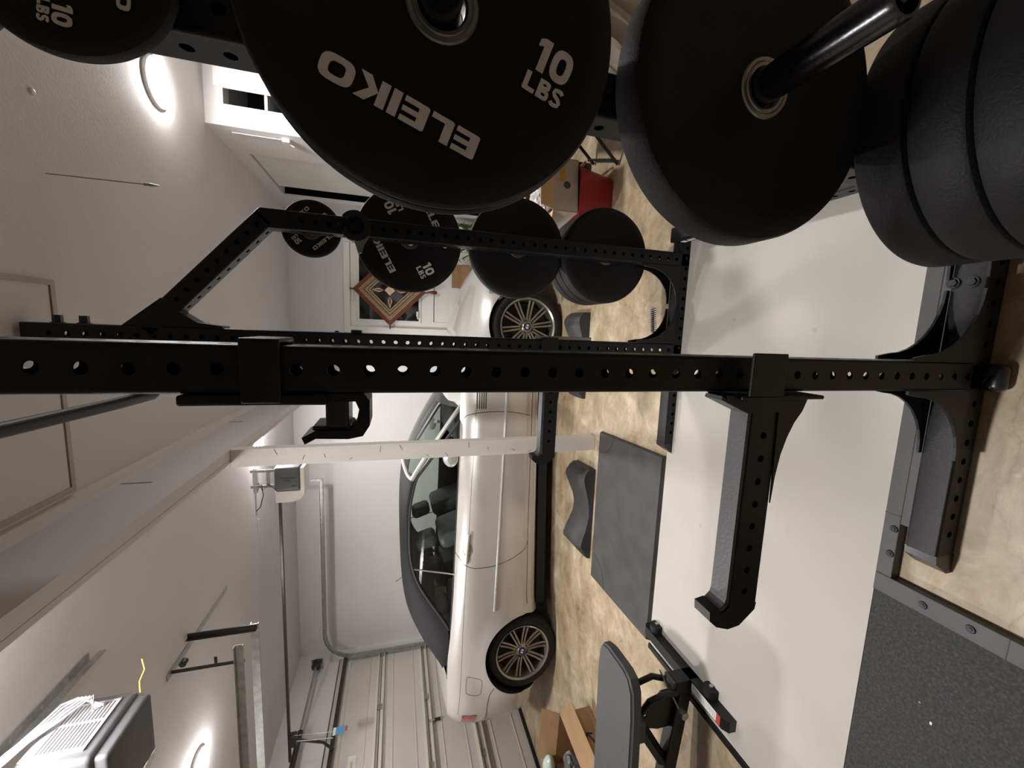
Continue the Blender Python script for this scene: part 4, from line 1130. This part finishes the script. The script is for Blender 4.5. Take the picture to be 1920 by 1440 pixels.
# underside and tub
bm = new(); mm_ = Matrix(((cd_.x * CS, cn.x * CS, 0, ca.x), (cd_.y * CS, cn.y * CS, 0, ca.y), (0, 0, CS, 0), (0, 0, 0, 1)))
box(bm, -.38, 3.15, .16, 2 * TC - .16, .15, .20, mtx=mm_); box(bm, .36, 2.37, .075, 2 * TC - .075, .085, .16, mtx=mm_); box(bm, -.30, 2.2, .20, 2 * TC - .20, .16, .42, mtx=mm_); box(bm, .34, .36, .10, 2 * TC - .1, .15, .5, mtx=mm_)
obj('underbody', bm, M['under'], car)
# ---- soft top
TOPL = [(-.33, .925), (-.2, 1.015), (-.03, 1.128), (.16, 1.232), (.36, 1.275), (.74, 1.298), (1.17, 1.302), (1.405, 1.285), (1.50, 1.272)]
EDGE = [(-.33, .91), (.14, .905), (.20, .915), (.28, .965), (.40, 1.055), (.54, 1.15), (.66, 1.20), (.80, 1.228), (1.0, 1.235), (1.2, 1.23), (1.40, 1.195), (1.45, 1.18), (1.50, 1.165)]
def edge_t(h, s): return .115 + max(0, h - .88) * .50 + (0 if s > 0 else 0)
def top_t0(s):
    h = smooth_i(EDGE, s)
    return max(edge_t(h, s), .13 + max(0, (-s)) * .65)
bm = new()
def ftop(u, v):
    he = smooth_i(EDGE, u); hc = smooth_i(TOPL, u); te = top_t0(u)
    x = 1 - abs(1 - v)
    a = x * PI / 2
    n_ = 2.5
    dt = (TC - te) * (1 - math.cos(a) ** (2 / n_)); dh = (hc - he) * math.sin(a) ** (2 / n_)
    if hc < he: dh = 0
    t = te + dt + .22 * max(0, dh - .02) * (1 - x)
    if v > 1: t = 2 * TC - t
    return C(u, t, he + dh)
grid(bm, ftop, [lerp(-.33, 1.50, i / 44) for i in range(45)], [i / 16 for i in range(33)])
obj('soft_top', bm, M['fabric'], car, True, auto=60)
# side glass following the top edge
def glass_pts(far, inset=0.0, lo=.0):
    pts = []
    for i in range(30):
        s = lerp(.20, 1.47, i / 29); h = smooth_i(EDGE, s); pts.append((s, h - inset))
    pts += [(1.95, .86)]
    return pts
GS = [lerp(.20, 1.95, i / 40) for i in range(41)]
def gh(s): return smooth_i(EDGE, s) if s < 1.46 else lerp(1.178, .84, (s - 1.46) / (1.96 - 1.46))
for far in (False, True):
    bm = new()
    def fg(s, v):
        b = smooth_i(BELT, s); h = lerp(b - .01, max(b, gh(s) - .012), v); t = edge_t(h, s) + .018
        return C(s, 2 * TC - t if far else t, h)
    grid(bm, fg, GS, [0, .25, .5, .75, 1])
    obj('side_glass', bm, M['carglass'], car, True, auto=60)
    # rubber seal round the glass
    bm = new()
    pl = []
    for s in GS: 
        h = max(smooth_i(BELT, s) + .004, gh(s) - .012); t = edge_t(h, s) + .012; pl.append(C(s, 2 * TC - t if far else t, h))
    tube(bm, pl, .013, 8)
    obj('window_seal', bm, M['interior'], car, True)
    bm = new(); pl = []
    for s in (lerp(.20, 2.0, i / 24) for i in range(25)):
        h = smooth_i(BELT, s) + .002; t = side_t(s, smooth_i(BELT, s)) + .004; pl.append(C(s, 2 * TC - t if far else t, h))
    tube(bm, pl, .007, 8); obj('belt_seal', bm, M['interior'], car, True)
    # divider between door and quarter glass
    bm = new(); pl = [C(.68, 2 * TC - t_ if far else t_, h_) for h_, t_ in ((.868, .12), (1.03, edge_t(1.03, 0) + .014), (1.20, edge_t(1.20, 0) + .014))]
    tube(bm, pl, .006, 8); obj('glass_divider', bm, M['ring'], car, True)
    # windscreen pillar
    bm = new(); pl = []
    for k in range(12):
        q = k / 11; s = lerp(2.10, 1.45, q); h = lerp(.80, 1.205, q) + .012 * math.sin(q * PI); t = lerp(.145, .27, q)
        pl.append(C(s, 2 * TC - t if far else t, h))
    tube(bm, pl, .021, 10); obj('windscreen_pillar', bm, M['paint'], car, True)
bm = new(); pl = []
for k in range(21):
    q = k / 20; t = lerp(.27, 2 * TC - .27, q); pl.append(C(1.455 + .075 * math.sin(q * PI), t, 1.205 + .070 * math.sin(q * PI) ** .6))
tube(bm, pl, .019, 10); obj('windscreen_header', bm, M['paint'], car, True)
bm = new()
def fw(q, v):
    bot = C(2.07 + .16 * math.sin(q * PI), lerp(.15, 2 * TC - .15, q), .835 + .085 * math.sin(q * PI) ** .7)
    top = C(1.455 + .075 * math.sin(q * PI), lerp(.275, 2 * TC - .275, q), 1.20 + .068 * math.sin(q * PI) ** .6)
    return bot.lerp(top, v) + Vector((0, 0, .03 * math.sin(v * PI)))
grid(bm, fw, [i / 24 for i in range(25)], [i / 10 for i in range(11)]); obj('windscreen', bm, M['carglass'], car, True)
# cabin
it = new(); box(it, .05, 2.15, .18, 2 * TC - .18, .42, .46, mtx=mm_); box(it, 1.72, 2.16, .15, 2 * TC - .15, .62, .83, .04, mtx=mm_); box(it, .02, .12, .2, 2 * TC - .2, .45, .82, .02, mtx=mm_)
obj('cabin_trim', it, M['interior'], car)
for t_ in (.48, 1.26):
    bm = new(); m4 = mm_ @ Matrix.Translation((1.02, t_, .56)) @ Matrix.Rotation(R(-18), 4, 'Y')
    box(bm, -.07, .07, -.24, .24, -.12, .43, .055, mtx=m4, seg=3); box(bm, -.055, .045, -.13, .13, .45, .64, .045, mtx=m4, seg=3)
    box(bm, .98, 1.5, t_ - .25, t_ + .25, .42, .60, .06, mtx=mm_, seg=3)
    obj('front_seat', bm, M['seat'], car, True)
    bm = new(); m4 = mm_ @ Matrix.Translation((.36, t_, .60)) @ Matrix.Rotation(R(-22), 4, 'Y')
    box(bm, -.06, .06, -.26, .26, -.15, .28, .05, mtx=m4, seg=3); box(bm, -.04, .04, -.13, .13, .29, .42, .035, mtx=m4, seg=3)
    obj('rear_seat', bm, M['seat'], car, True)
bm = new(); sc_ = C(1.62, .50, .86); dv = (C(1.8, .50, .78) - C(1.6, .50, .86)).normalized(); _, uu, vv = frame_of(dv)
tube(bm, [sc_ + (uu * math.cos(2 * PI * k / 28) + vv * math.sin(2 * PI * k / 28)) * .185 for k in range(29)], .014, 8)
tube(bm, [sc_ - uu * .18, sc_ + uu * .18], .016, 8); tube(bm, [sc_, sc_ + vv * .18], .016, 8)
obj('steering_wheel', bm, M['interior'], car, True)
bm = new(); box(bm, 1.63, 1.66, TC - .12, TC + .12, 1.13, 1.19, .014, mtx=mm_); tube(bm, [C(1.64, TC, 1.18), C(1.60, TC, 1.24)], .008); obj('rear_view_mirror', bm, M['interior'], car)
# mirrors
for far in (False, True):
    sg = lambda t: 2 * TC - t if far else t
    bm = new(); lathe(bm, [(0, -.095), (.035, -.09), (.058, -.06), (.066, 0), (.060, .06), (.035, .088), (0, .092)], (0, 0, 0), (0, 1, 0), 20)
    bmesh.ops.scale(bm, vec=(1.25, 1.0, .95), verts=bm.verts)
    c_ = C(1.70, sg(-.035), .925)
    bmesh.ops.rotate(bm, cent=(0, 0, 0), matrix=Matrix.Rotation(yaw, 3, 'Z'), verts=bm.verts); bmesh.ops.translate(bm, vec=c_, verts=bm.verts)
    mr = obj('door_mirror', bm, M['paint'], car, True)
    bm = new(); tube(bm, [C(1.74, sg(.09), .852), C(1.73, sg(.04), .885), C(1.72, sg(0), .90)], .022, 8); obj('mirror_foot', bm, M['paint'], mr, True)
# painted crease shade, seams, trim on the near side (and far for symmetry of the trim strip)
def strip(pts, r, m, name, off=0.0, n=6, parent=None, far=False):
    bm = new(); pl = []
    for s, h in pts:
        t = side_t(s, h) - off; pl.append(C(s, 2 * TC - t if far else t, h))
    tube(bm, pl, r, n); return obj(name, bm, m, parent or car, True)
def dense(pts, k=10):
    out = []
    tab = pts
    for (a, b), (c, d) in zip(tab, tab[1:]):
        for i in range(k): out.append((lerp(a, c, i / k), lerp(b, d, i / k)))
    out.append(tab[-1]); return out
def curve(pts, k=8):
    """Catmull-Rom through 2D points"""
    out = []; n = len(pts)
    for i in range(n - 1):
        p0 = pts[max(0, i - 1)]; p1 = pts[i]; p2 = pts[i + 1]; p3 = pts[min(n - 1, i + 2)]
        for j in range(k):
            t = j / k
            out.append(tuple(.5 * (2 * p1[c] + (p2[c] - p0[c]) * t + (2 * p0[c] - 5 * p1[c] + 4 * p2[c] - p3[c]) * t * t + (3 * p1[c] - p0[c] - 3 * p2[c] + p3[c]) * t ** 3) for c in (0, 1)))
    out.append(pts[-1]); return out
for far in (False, True):
    strip(dense([(.40, .552), (.80, .532), (1.57, .500), (2.03, .480), (2.42, .468)]), .0105, M['paint'], 'rub_strip', .002, 8, far=far)
strip(dense([(-.50, .832), (-.1, .815), (.3, .800), (.77, .778), (1.1, .760), (1.5, .743), (1.84, .721), (2.4, .705)]), .0018, M['gap'], 'crease_shade_line', -.0005)  # dark thread puts the shade of the body crease into colour
strip(dense([(.40, .262), (1.0, .262), (1.64, .250), (2.38, .235)]), .0030, M['gap'], 'sill_seam', -.0008)
strip(dense([(.40, .205), (1.0, .205), (2.38, .185)]), .0080, M['paint'], 'sill_skirt', .004, 8)
strip(curve([(1.955, .838), (1.985, .80), (2.009, .774), (2.030, .70), (2.040, .60), (2.040, .478), (2.028, .38), (2.008, .287), (2.0, .262)]), .0030, M['gap'], 'door_seam', -.0008)
strip(curve([(.875, .872), (.83, .83), (.795, .805), (.768, .74), (.766, .66), (.775, .56), (.792, .496), (.83, .38), (.88, .291), (.93, .265), (1.0, .262)]), .0030, M['gap'], 'door_seam', -.0008)
strip(curve([(-.135, .765), (-.145, .71), (-.160, .66), (-.19, .650), (-.26, .655), (-.295, .665), (-.300, .71), (-.280, .768), (-.26, .776), (-.17, .774), (-.135, .765)]), .0022, M['gap'], 'fuel_flap_seam', -.0006)
strip(curve([(-.235, .555), (-.30, .585), (-.42, .600), (-.52, .60), (-.60, .60), (-.70, .60), (-.82, .60)]), .0030, M['gap'], 'bumper_seam', -.0008)
for k in range(5):
    hh = .708 - k * .0165; strip(dense([(2.065, hh), (2.30, hh - .004)]), .0044, M['gap'], 'side_vent', -.001)
hd = strip(dense([(.805, .782), (.90, .776), (1.045, .764)]), .013, M['paint'], 'door_handle', .014, 10)
bm = new()
pl = []
for k in range(20):
    a = 2 * PI * k / 20; s = .915 + .060 * math.cos(a); h = .773 + .040 * math.sin(a); pl.append(bm.verts.new(skin(s, h, .002)))
bm.faces.new(pl); obj('handle_recess', bm, M['rim'], hd)
# lamps at the tail
bm = new(); grid(bm, lambda s, h: skin(s, h, .004), [lerp(-.80, -.50, i / 12) for i in range(13)], [lerp(.68, .80, i / 6) for i in range(7)]); obj('tail_lamp', bm, M['red'], car, True)
bm = new(); grid(bm, lambda s, h: skin(s, h, .004), [lerp(2.98, 3.25, i / 12) for i in range(13)], [lerp(.52, .62, i / 6) for i in range(7)]); obj('head_lamp', bm, M['carglass'], car, True)
# wheels
def wheel(ax, far):
    c = C(ax, (2 * TC - .0) if far else .0, .303); out = cn * (1 if far else -1)
    Rw, Wd = .303 * CS, .20 * CS
    bm = new()
    prof = [(.232, .0), (.240, .010), (.262, .016), (.290, .006), (.303, -.02), (.303, -.17), (.285, -.195), (.235, -.20), (.226, -.19), (.226, -.005), (.232, 0)]
    lathe(bm, [(r * CS, a * CS) for r, a in prof], c + out * .004, out, 64)
    wh = obj('wheel', bm, M['tyre'], car, True, auto=50)
    bm = new(); prof = [(.226, -.002), (.233, .010), (.229, .011), (.218, .002), (.212, -.03), (.208, -.16), (.226, -.16)]
    lathe(bm, [(r * CS, a * CS) for r, a in prof], c + out * .006, out, 64); obj('rim', bm, M['rim'], wh, True, auto=40)
    bm = new(); lathe(bm, [(.0, -.085), (.208, -.085)], Vector(c), out, 40); obj('barrel', bm, M['rimdark'], wh)
    _, u, v = frame_of(out)
    base = Matrix.Identity(4)
    a_u = Vector((0, 0, 1)); a_v = out.cross(a_u)
    for k in range(10):
        a = 2 * PI * k / 10 + .15
        bm = new()
        for sgn in (-1, 1):
            pl = []
            for q in range(8):
                f = q / 7; r = lerp(.055, .212, f) * CS; off = sgn * lerp(.0105, .0165, f) * CS
                d = a_u * math.cos(a) + a_v * math.sin(a); e = a_u * -math.sin(a) + a_v * math.cos(a)
                pl.append(Vector(c) + d * r + e * off + out * (-.020 + .016 * f - .008 * math.sin(f * PI)) * CS)
            tube(bm, pl, .0084 * CS, 8)
        obj('spoke', bm, M['rim'], wh, True)
    bm = new(); lathe(bm, [(0, -.012), (.034, -.012), (.040, -.02), (.062, -.026), (.068, -.05), (0, -.05)], Vector(c), out, 30); obj('hub', bm, M['rim'], wh, True)
    bm = new()
    for k in range(5):
        a = 2 * PI * k / 5; p = Vector(c) + (a_u * math.cos(a) + a_v * math.sin(a)) * .052 * CS - out * .030; cyl(bm, p, p + out * .008, .010, n=6)
    obj('wheel_bolts', bm, M['rimdark'], wh)
    bm = new(); cyl(bm, Vector(c) - out * .014, Vector(c) - out * .006, .030, n=28); hc = obj('centre_cap', bm, M['rimdark'], wh)
    for k in range(4):
        bm = new(); vs = [bm.verts.new(Vector(c) - out * .0055)]
        for q in range(7):
            a = (k + q / 6) * PI / 2 + .5; vs.append(bm.verts.new(Vector(c) - out * .0055 + (a_u * math.cos(a) + a_v * math.sin(a)) * .020))
        bm.faces.new(vs)
        o = obj('roundel_quarter', bm, M['blue' if k % 2 else 'roundel'], wh)
for ax in (0, 2.731):
    for far in (False, True): wheel(ax, far)

# ================================================================ BENCH
bn = thing('workout_bench', 'black adjustable workout bench with a flat grey-black pad', 'bench', (-1.9, 1.42, 0))
Ry = R(6)
bm = new(); mp = Matrix.Translation((-1.43, 1.42, .435)) @ Matrix.Rotation(R(3), 4, 'Z')
prism(bm, [(-1.25, -.145), (-.17, -.145), (-.06, -.135), (-.015, -.105), (0, -.06), (0, .07), (-.015, .12), (-.055, .145), (-.17, .155), (-1.25, .155)], XY, -.026, .026)
es = [e for e in bm.edges if abs(e.verts[0].co.z - e.verts[1].co.z) < 1e-6 and len(e.link_faces) == 2 and abs(e.link_faces[0].normal.dot(e.link_faces[1].normal)) < .5]
bmesh.ops.recalc_face_normals(bm, faces=bm.faces)
es = [e for e in bm.edges if len(e.link_faces) == 2 and abs(e.link_faces[0].normal.z) + abs(e.link_faces[1].normal.z) > .9 and abs(e.link_faces[0].normal.z - e.link_faces[1].normal.z) > .5]
bmesh.ops.bevel(bm, geom=es, offset=.010, segments=3, affect='EDGES')
bmesh.ops.transform(bm, matrix=mp, verts=bm.verts)
obj('seat_pad', bm, M['bench'], bn, True, auto=30)
bm = new(); prism(bm, [(1.165, .012), (1.165, .055), (1.19, .072), (1.745, .072), (1.765, .055), (1.765, .012)], YZ, -1.645, -1.595)
fb = obj('front_foot', bm, M['black'], bn)
bm = new(); box(bm, -1.641, -1.600, 1.20, 1.375, .0722, .0727); st = obj('warning_sticker', bm, M['sticker'], fb)
bm = new(); box(bm, -1.641, -1.600, 1.20, 1.222, .0727, .0731); obj('red_band', bm, M['stickred'], fb)
bm = new()
for k in range(15): box(bm, -1.636 + .004 * (k % 3), -1.606, 1.230 + k * .0092, 1.2318 + k * .0092, .0727, .0731)
obj('small_print', bm, M['galv'], fb)
for y in (1.30, 1.70):
    bm = new(); cyl(bm, (-1.594, y, .036), (-1.558, y, .036), .033, n=24); wl_ = obj('transport_wheel', bm, M['tyre'], bn, True)
    bm = new(); cyl(bm, (-1.559, y, .036), (-1.551, y, .036), .009, n=12); obj('axle_bolt', bm, M['ring'], wl_)
bm = new(); box(bm, -1.66, -1.595, 1.385, 1.455, .010, .150, .004); obj('front_post', bm, M['black'], bn)
bm = new(); box(bm, -1.662, -1.593, 1.383, 1.457, .150, .162, .005); cp = obj('post_cap', bm, M['frame'], bn)
bm = new(); letters(bm, 'ELEIKO', .010, (-1.628, 1.42, .1622), (0, -1, 0), (-1, 0, 0)); obj('cap_lettering', bm, M['ink'], cp)
bm = new(); box(bm, -2.75, -1.66, 1.395, 1.455, .045, .115, .005)
for v in bm.verts: v.co.z += (-1.66 - v.co.x) * .11
obj('spine', bm, M['black'], bn)
bm = new(); box(bm, -2.80, -2.74, 1.12, 1.73, .012, .07, .004); obj('rear_foot', bm, M['black'], bn)
bm = new(); tube(bm, [(-1.64, 1.46, .15), (-1.62, 1.47, .22), (-1.64, 1.47, .30), (-1.72, 1.46, .345)], .014, 10); tube(bm, [(-1.64, 1.38, .15), (-1.62, 1.37, .22), (-1.64, 1.37, .30), (-1.72, 1.38, .345)], .014, 10); obj('lift_handle', bm, M['black'], bn, True)
bm = new(); prism(bm, [(-1.66, .11), (-1.66, .20), (-1.70, .235), (-1.715, .215), (-1.735, .25), (-1.76, .285), (-1.775, .26), (-1.79, .30), (-1.82, .32), (-1.86, .20), (-1.86, .12)], XZ, 1.420, 1.428); obj('ladder_plate', bm, M['black'], bn)
bm = new(); box(bm, -1.86, -1.76, 1.375, 1.465, .30, .405, .004); obj('pad_bracket', bm, M['frame'], bn)
bm = new(); tube(bm, [(-1.80, 1.42, .31), (-2.05, 1.42, .15)], .028, 4); obj('support_strut', bm, M['black'], bn)
bm = new(); cyl(bm, (-1.60, 1.475, .175), (-1.70, 1.355, .150), .0045, n=10); cyl(bm, (-1.72, 1.36, .130), (-1.72, 1.33, .130), .018, n=16); obj('pin', bm, M['ring'], bn, True)
bm = new(); box(bm, -2.55, -2.30, 1.36, 1.47, .25, .405, .01); obj('rear_support', bm, M['black'], bn)

# ================================================================ CARTON WITH FLAPS
def carton(x0, x1, y0, y1, z0, h, m, inner, flaps, name, label, rot=0, t=.004):
    c = Vector(((x0 + x1) / 2, (y0 + y1) / 2, z0))
    e = thing(name, label, 'box', tuple(c))
    mt_ = Matrix.Translation(c) @ Matrix.Rotation(rot, 4, 'Z') @ Matrix.Translation(-c)
    bm = new()
    for q in ((x0, x1, y0, y0 + t), (x0, x1, y1 - t, y1), (x0, x0 + t, y0, y1), (x1 - t, x1, y0, y1)): box(bm, *q, z0 + .001, z0 + h)
    box(bm, x0, x1, y0, y1, z0 + .001, z0 + .006)
    bmesh.ops.transform(bm, matrix=mt_, verts=bm.verts); obj('carton_body', bm, m, e)
    for side, ln, ang in flaps:
        bm = new(); a = R(ang)
        if side in 'xX':
            xx = x0 if side == 'x' else x1; s = -1 if side == 'x' else 1
            p = [(xx, z0 + h), (xx + s * ln * math.cos(a), z0 + h + ln * math.sin(a)), (xx + s * ln * math.cos(a) - s * t * math.sin(a), z0 + h + ln * math.sin(a) + t * math.cos(a)), (xx - s * t, z0 + h + t)]
            prism(bm, p, XZ, y0 + .004, y1 - .004)
        else:
            yy = y0 if side == 'y' else y1; s = -1 if side == 'y' else 1
            p = [(yy, z0 + h), (yy + s * ln * math.cos(a), z0 + h + ln * math.sin(a)), (yy + s * ln * math.cos(a) - s * t * math.sin(a), z0 + h + ln * math.sin(a) + t * math.cos(a)), (yy - s * t, z0 + h + t)]
            prism(bm, p, YZ, x0 + .004, x1 - .004)
        bmesh.ops.transform(bm, matrix=mt_, verts=bm.verts); obj('flap', bm, inner, e)
    return e, mt_
bx, mb = carton(-3.26, -2.80, 1.98, 2.42, 0, .24, M['cardboard'], M['cardboard'], [('X', .12, -40), ('Y', .14, 60), ('y', .16, -25), ('x', .14, 20)], 'shipping_box', 'open brown shipping box on the floor beyond the workout bench', R(-4))
bm = new()   # curved arrow printed on the flap / side
pl = [(-2.797, 2.02 + .018 * k, .105 - .035 * math.sin(k / 12 * PI)) for k in range(13)]
tube(bm, [mb @ Vector(p) for p in pl], .006, 6)
tube(bm, [mb @ Vector(p) for p in ((-2.797, 2.20, .125), (-2.797, 2.245, .112), (-2.797, 2.235, .07))], .005, 6)
obj('printed_arrow', bm, M['ink'], bx)
bm = new(); lathe(bm, [(0, 0), (.03, .006), (.052, .04), (.058, .10), (.052, .17), (.035, .22), (.012, .235), (0, .24)], (-3.32, 2.44, .30), (.9, -.35, .1), 18)
bmesh.ops.scale(bm, vec=(1, 1, .75), verts=bm.verts, space=Matrix.Translation((3.32, -2.44, -.30)))
tag(obj('air_pillow', bm, M['pillow'], smooth=True), 'pale green inflated packing pillow lying on the open shipping box', 'air pillow')
for k, (p, mm, lb, nm) in enumerate((((-3.10, 2.28, .20), 'opener', 'dark crumpled wrapper inside the open shipping box', 'wrapper'), ((-3.0, 2.16, .19), 'leafy', 'yellow scrap inside the open shipping box', 'paper_scrap'), ((-2.88, 2.10, .21), 'tyre', 'black plastic scrap by the arrow of the shipping box', 'plastic_scrap'))):
    bm = new(); bmesh.ops.create_icosphere(bm, subdivisions=3, radius=.07 - .02 * (k == 1))
    random.seed(k)
    for v in bm.verts: v.co *= 1 + random.uniform(-.25, .2); 
    bmesh.ops.scale(bm, vec=(1.3, 1, .5), verts=bm.verts); bmesh.ops.translate(bm, vec=p, verts=bm.verts)
    tag(obj(nm, bm, M[mm]), lb, nm.replace('_', ' '))

# ================================================================ CLUTTER BY THE SIDE WALL
rb = thing('red_bin', 'red plastic bin standing on the floor by the side wall', 'bin', (.96, 2.68, 0))
bm = new()
prof = [(.0, .004), (.135, .004), (.150, .03), (.185, .24), (.195, .25), (.195, .262), (.178, .262), (.172, .24), (.14, .03), (0, .02)]
lathe(bm, prof, (.93, 2.70, 0), (0, 0, 1), 36)
for v in bm.verts:
    d = Vector((v.co.x - .93, v.co.y - 2.70)); a = math.atan2(d.y, d.x); q = 1 / max(abs(math.cos(a)), abs(math.sin(a))); q = min(q, 1.22)
    v.co.x = .93 + d.x * q * .85; v.co.y = 2.70 + d.y * q * .85
obj('tub', bm, M['redbin'], rb, True, auto=40)
bm = new(); tube(bm, [(1.09, 2.60, .235), (1.13, 2.62, .20), (1.13, 2.76, .20), (1.09, 2.79, .235)], .008, 8); obj('handle', bm, M['ring'], rb, True)
pb, mb = carton(.76, 1.10, 2.56, 2.92, .265, .17, M['cardgrey'], M['cardpale'], [('y', .13, 60), ('x', .12, 10)], 'printed_box', 'pale printed box with a raised flap sitting on the red bin', R(6))
bm = new(); box(bm, .95, 1.03, 2.558, 2.5595, .36, .395); bmesh.ops.transform(bm, matrix=mb, verts=bm.verts); obj('orange_logo', bm, M['orange'], pb)
bm = new(); cyl(bm, (.93, 2.5595, .345), (.93, 2.5585, .345), .024, n=20); bmesh.ops.transform(bm, matrix=mb, verts=bm.verts); obj('round_mark', bm, M['ink'], pb)
bm = new(); bmesh.ops.create_icosphere(bm, subdivisions=4, radius=.12)
random.seed(9)
for v in bm.verts: v.co *= 1 + random.uniform(-.16, .12)
bmesh.ops.scale(bm, vec=(1.15, 1.1, .55), verts=bm.verts); bmesh.ops.translate(bm, vec=(.90, 2.75, .455), verts=bm.verts)
tag(obj('plastic_bag', bm, M['clear']), 'crinkled clear plastic bag stuffed in the printed box', 'bag')
carton(.62, 1.06, 3.02, 3.26, 0, .50, M['cardboard'], M['cardpale'], [('x', .15, 30), ('y', .15, 10)], 'moving_box', 'tall brown box standing behind the red bin', 0)
bm = new(); bmesh.ops.create_icosphere(bm, subdivisions=4, radius=.11)
for v in bm.verts: v.co *= 1 + random.uniform(-.12, .1)
bmesh.ops.scale(bm, vec=(1.1, 1.3, .8), verts=bm.verts); bmesh.ops.translate(bm, vec=(.60, 2.74, .09), verts=bm.verts)
tag(obj('white_bag', bm, M['cloth']), 'white plastic bag on the floor beside the red bin', 'bag')
# folding chairs
def fold_chair(x, y, rz, label):
    e = thing('folding_chair', label, 'chair', (x, y, 0), 'black folding chairs by the side wall')
    mt_ = Matrix.Translation((x, y, 0)) @ Matrix.Rotation(rz, 4, 'Z')
    def tb(nm, pts, r=.011):
        bm = new(); tube(bm, [mt_ @ Vector(p) for p in pts], r, 8); obj(nm, bm, M['chair'], e, True)
    for s in (-.21, .21):
        tb('leg', [(s, -.22, .012), (s, -.10, .30), (s, .10, .80)]); tb('leg', [(s * .9, .24, .012), (s * .9, .05, .28), (s * .9, -.18, .44)])
    tb('foot_rail', [(-.20, -.20, .06), (.20, -.20, .06)], .009); tb('foot_rail', [(-.19, .22, .06), (.19, .22, .06)], .009)
    bm = new(); box(bm, -.20, .20, -.20, .18, .43, .455, .01, mtx=mt_); obj('seat', bm, M['chair'], e)
    bm = new(); box(bm, -.20, .20, .075, .095, .60, .82, .01, mtx=mt_ ); obj('backrest', bm, M['chair'], e)
fold_chair(1.40, 2.62, R(70), 'black folding chair just past the red bin')
bc = thing('black_crate', 'black plastic crate on the floor between the red bin and the folding chair', 'crate', (1.2, 3.05, 0))
bm = new(); box(bm, 1.12, 1.27, 2.94, 3.26, .001, .44, .01); box(bm, 1.11, 1.28, 2.93, 3.27, .42, .45, .005); obj('crate_body', bm, M['chair'], bc)
bm = new()
for k in range(5): box(bm, 1.113, 1.121, 2.97 + k * .06, 2.99 + k * .06, .04, .40)
obj('crate_ribs', bm, M['chair'], bc)
# cream sheet over a box
bm = new()
def fs(u, v):
    x = lerp(1.02, 1.95, u); z = lerp(.82, 0.05, v)
    return (x + .05 * math.sin(v * 9 + u * 3) + .02 * v, 1.62 + .035 * math.sin(u * 40 + v * 5) + .02 * math.sin(u * 95 + v * 12) - .10 * v, z)
prev = grid(bm, fs, [i / 60 for i in range(61)], [i / 24 for i in range(25)])
def fs2(u, v): 
    p = fs(u, 0); return (p[0], p[1] + v * .5, p[2] + .02 * math.sin(v * 20 + u * 9))
grid(bm, fs2, [i / 60 for i in range(61)], [i / 12 for i in range(13)])
tag(obj('draped_sheet', bm, M['cloth'], smooth=True), 'creased cream sheet draped at the upper edge between two foreground plates', 'sheet')
bm = new(); box(bm, 1.15, 1.85, 1.70, 2.10, .001, .79, .01)
tag(obj('storage_crate', bm, M['cardboard']), 'box hidden under the creased cream sheet', 'box')
# plant and carton at the back
pt = thing('potted_plant', 'leafy green and yellow plant behind the car bonnet', 'plant', (1.10, 4.92, .0))
bm = new(); lathe(bm, [(0, .001), (.10, .001), (.14, .22), (.15, .25), (.13, .25), (.12, .22), (0, .21)], (1.10, 4.92, 0), (0, 0, 1), 28); obj('pot', bm, M['pot'], pt, True)
random.seed(21)
for mm, n_, nm in (('leaf', 70, 'green_foliage'), ('leafy', 26, 'yellow_foliage')):
    bm = new()
    for k in range(n_):
        a = random.uniform(0, 2 * PI); el = random.uniform(.5, 1.45); L0 = random.uniform(.30, .58)
        b0 = Vector((1.10, 4.92, .22)); d = Vector((math.cos(a) * math.cos(el), math.sin(a) * math.cos(el) * .5, math.sin(el)))
        tip = b0 + d * L0
        tip.y = min(tip.y, 5.10); tip.x = min(tip.x, 1.22)
        mid = b0.lerp(tip, .55); wv = d.cross(Vector((0, 0, 1))).normalized() * .026
        dr_ = tip + Vector((d.x, 0, -.6)) * .06
        v0, v1, v2, v3 = [bm.verts.new(p) for p in (mid, tip + wv, dr_, tip - wv)]
        bm.faces.new((v0, v1, v2, v3))
        tube(bm, [b0, mid, tip], .003, 4)
    obj(nm, bm, M[mm], pt)
carton(.50, .80, 5.20, 5.35, .0, .62, M['cardboard'], M['cardboard'], [('y', .13, 80), ('x', .05, -70)], 'brown_carton', 'brown open carton against the back wall beyond the bonnet', 0)
bm = new(); tube(bm, [(-3.36, YB - .004, 1.22), (-3.50, YB - .006, 1.42)], .003, 6)
tag(obj('loose_wire', bm, M['blackcord']), 'short loose wire poking from the back wall behind the soft top', 'wire')
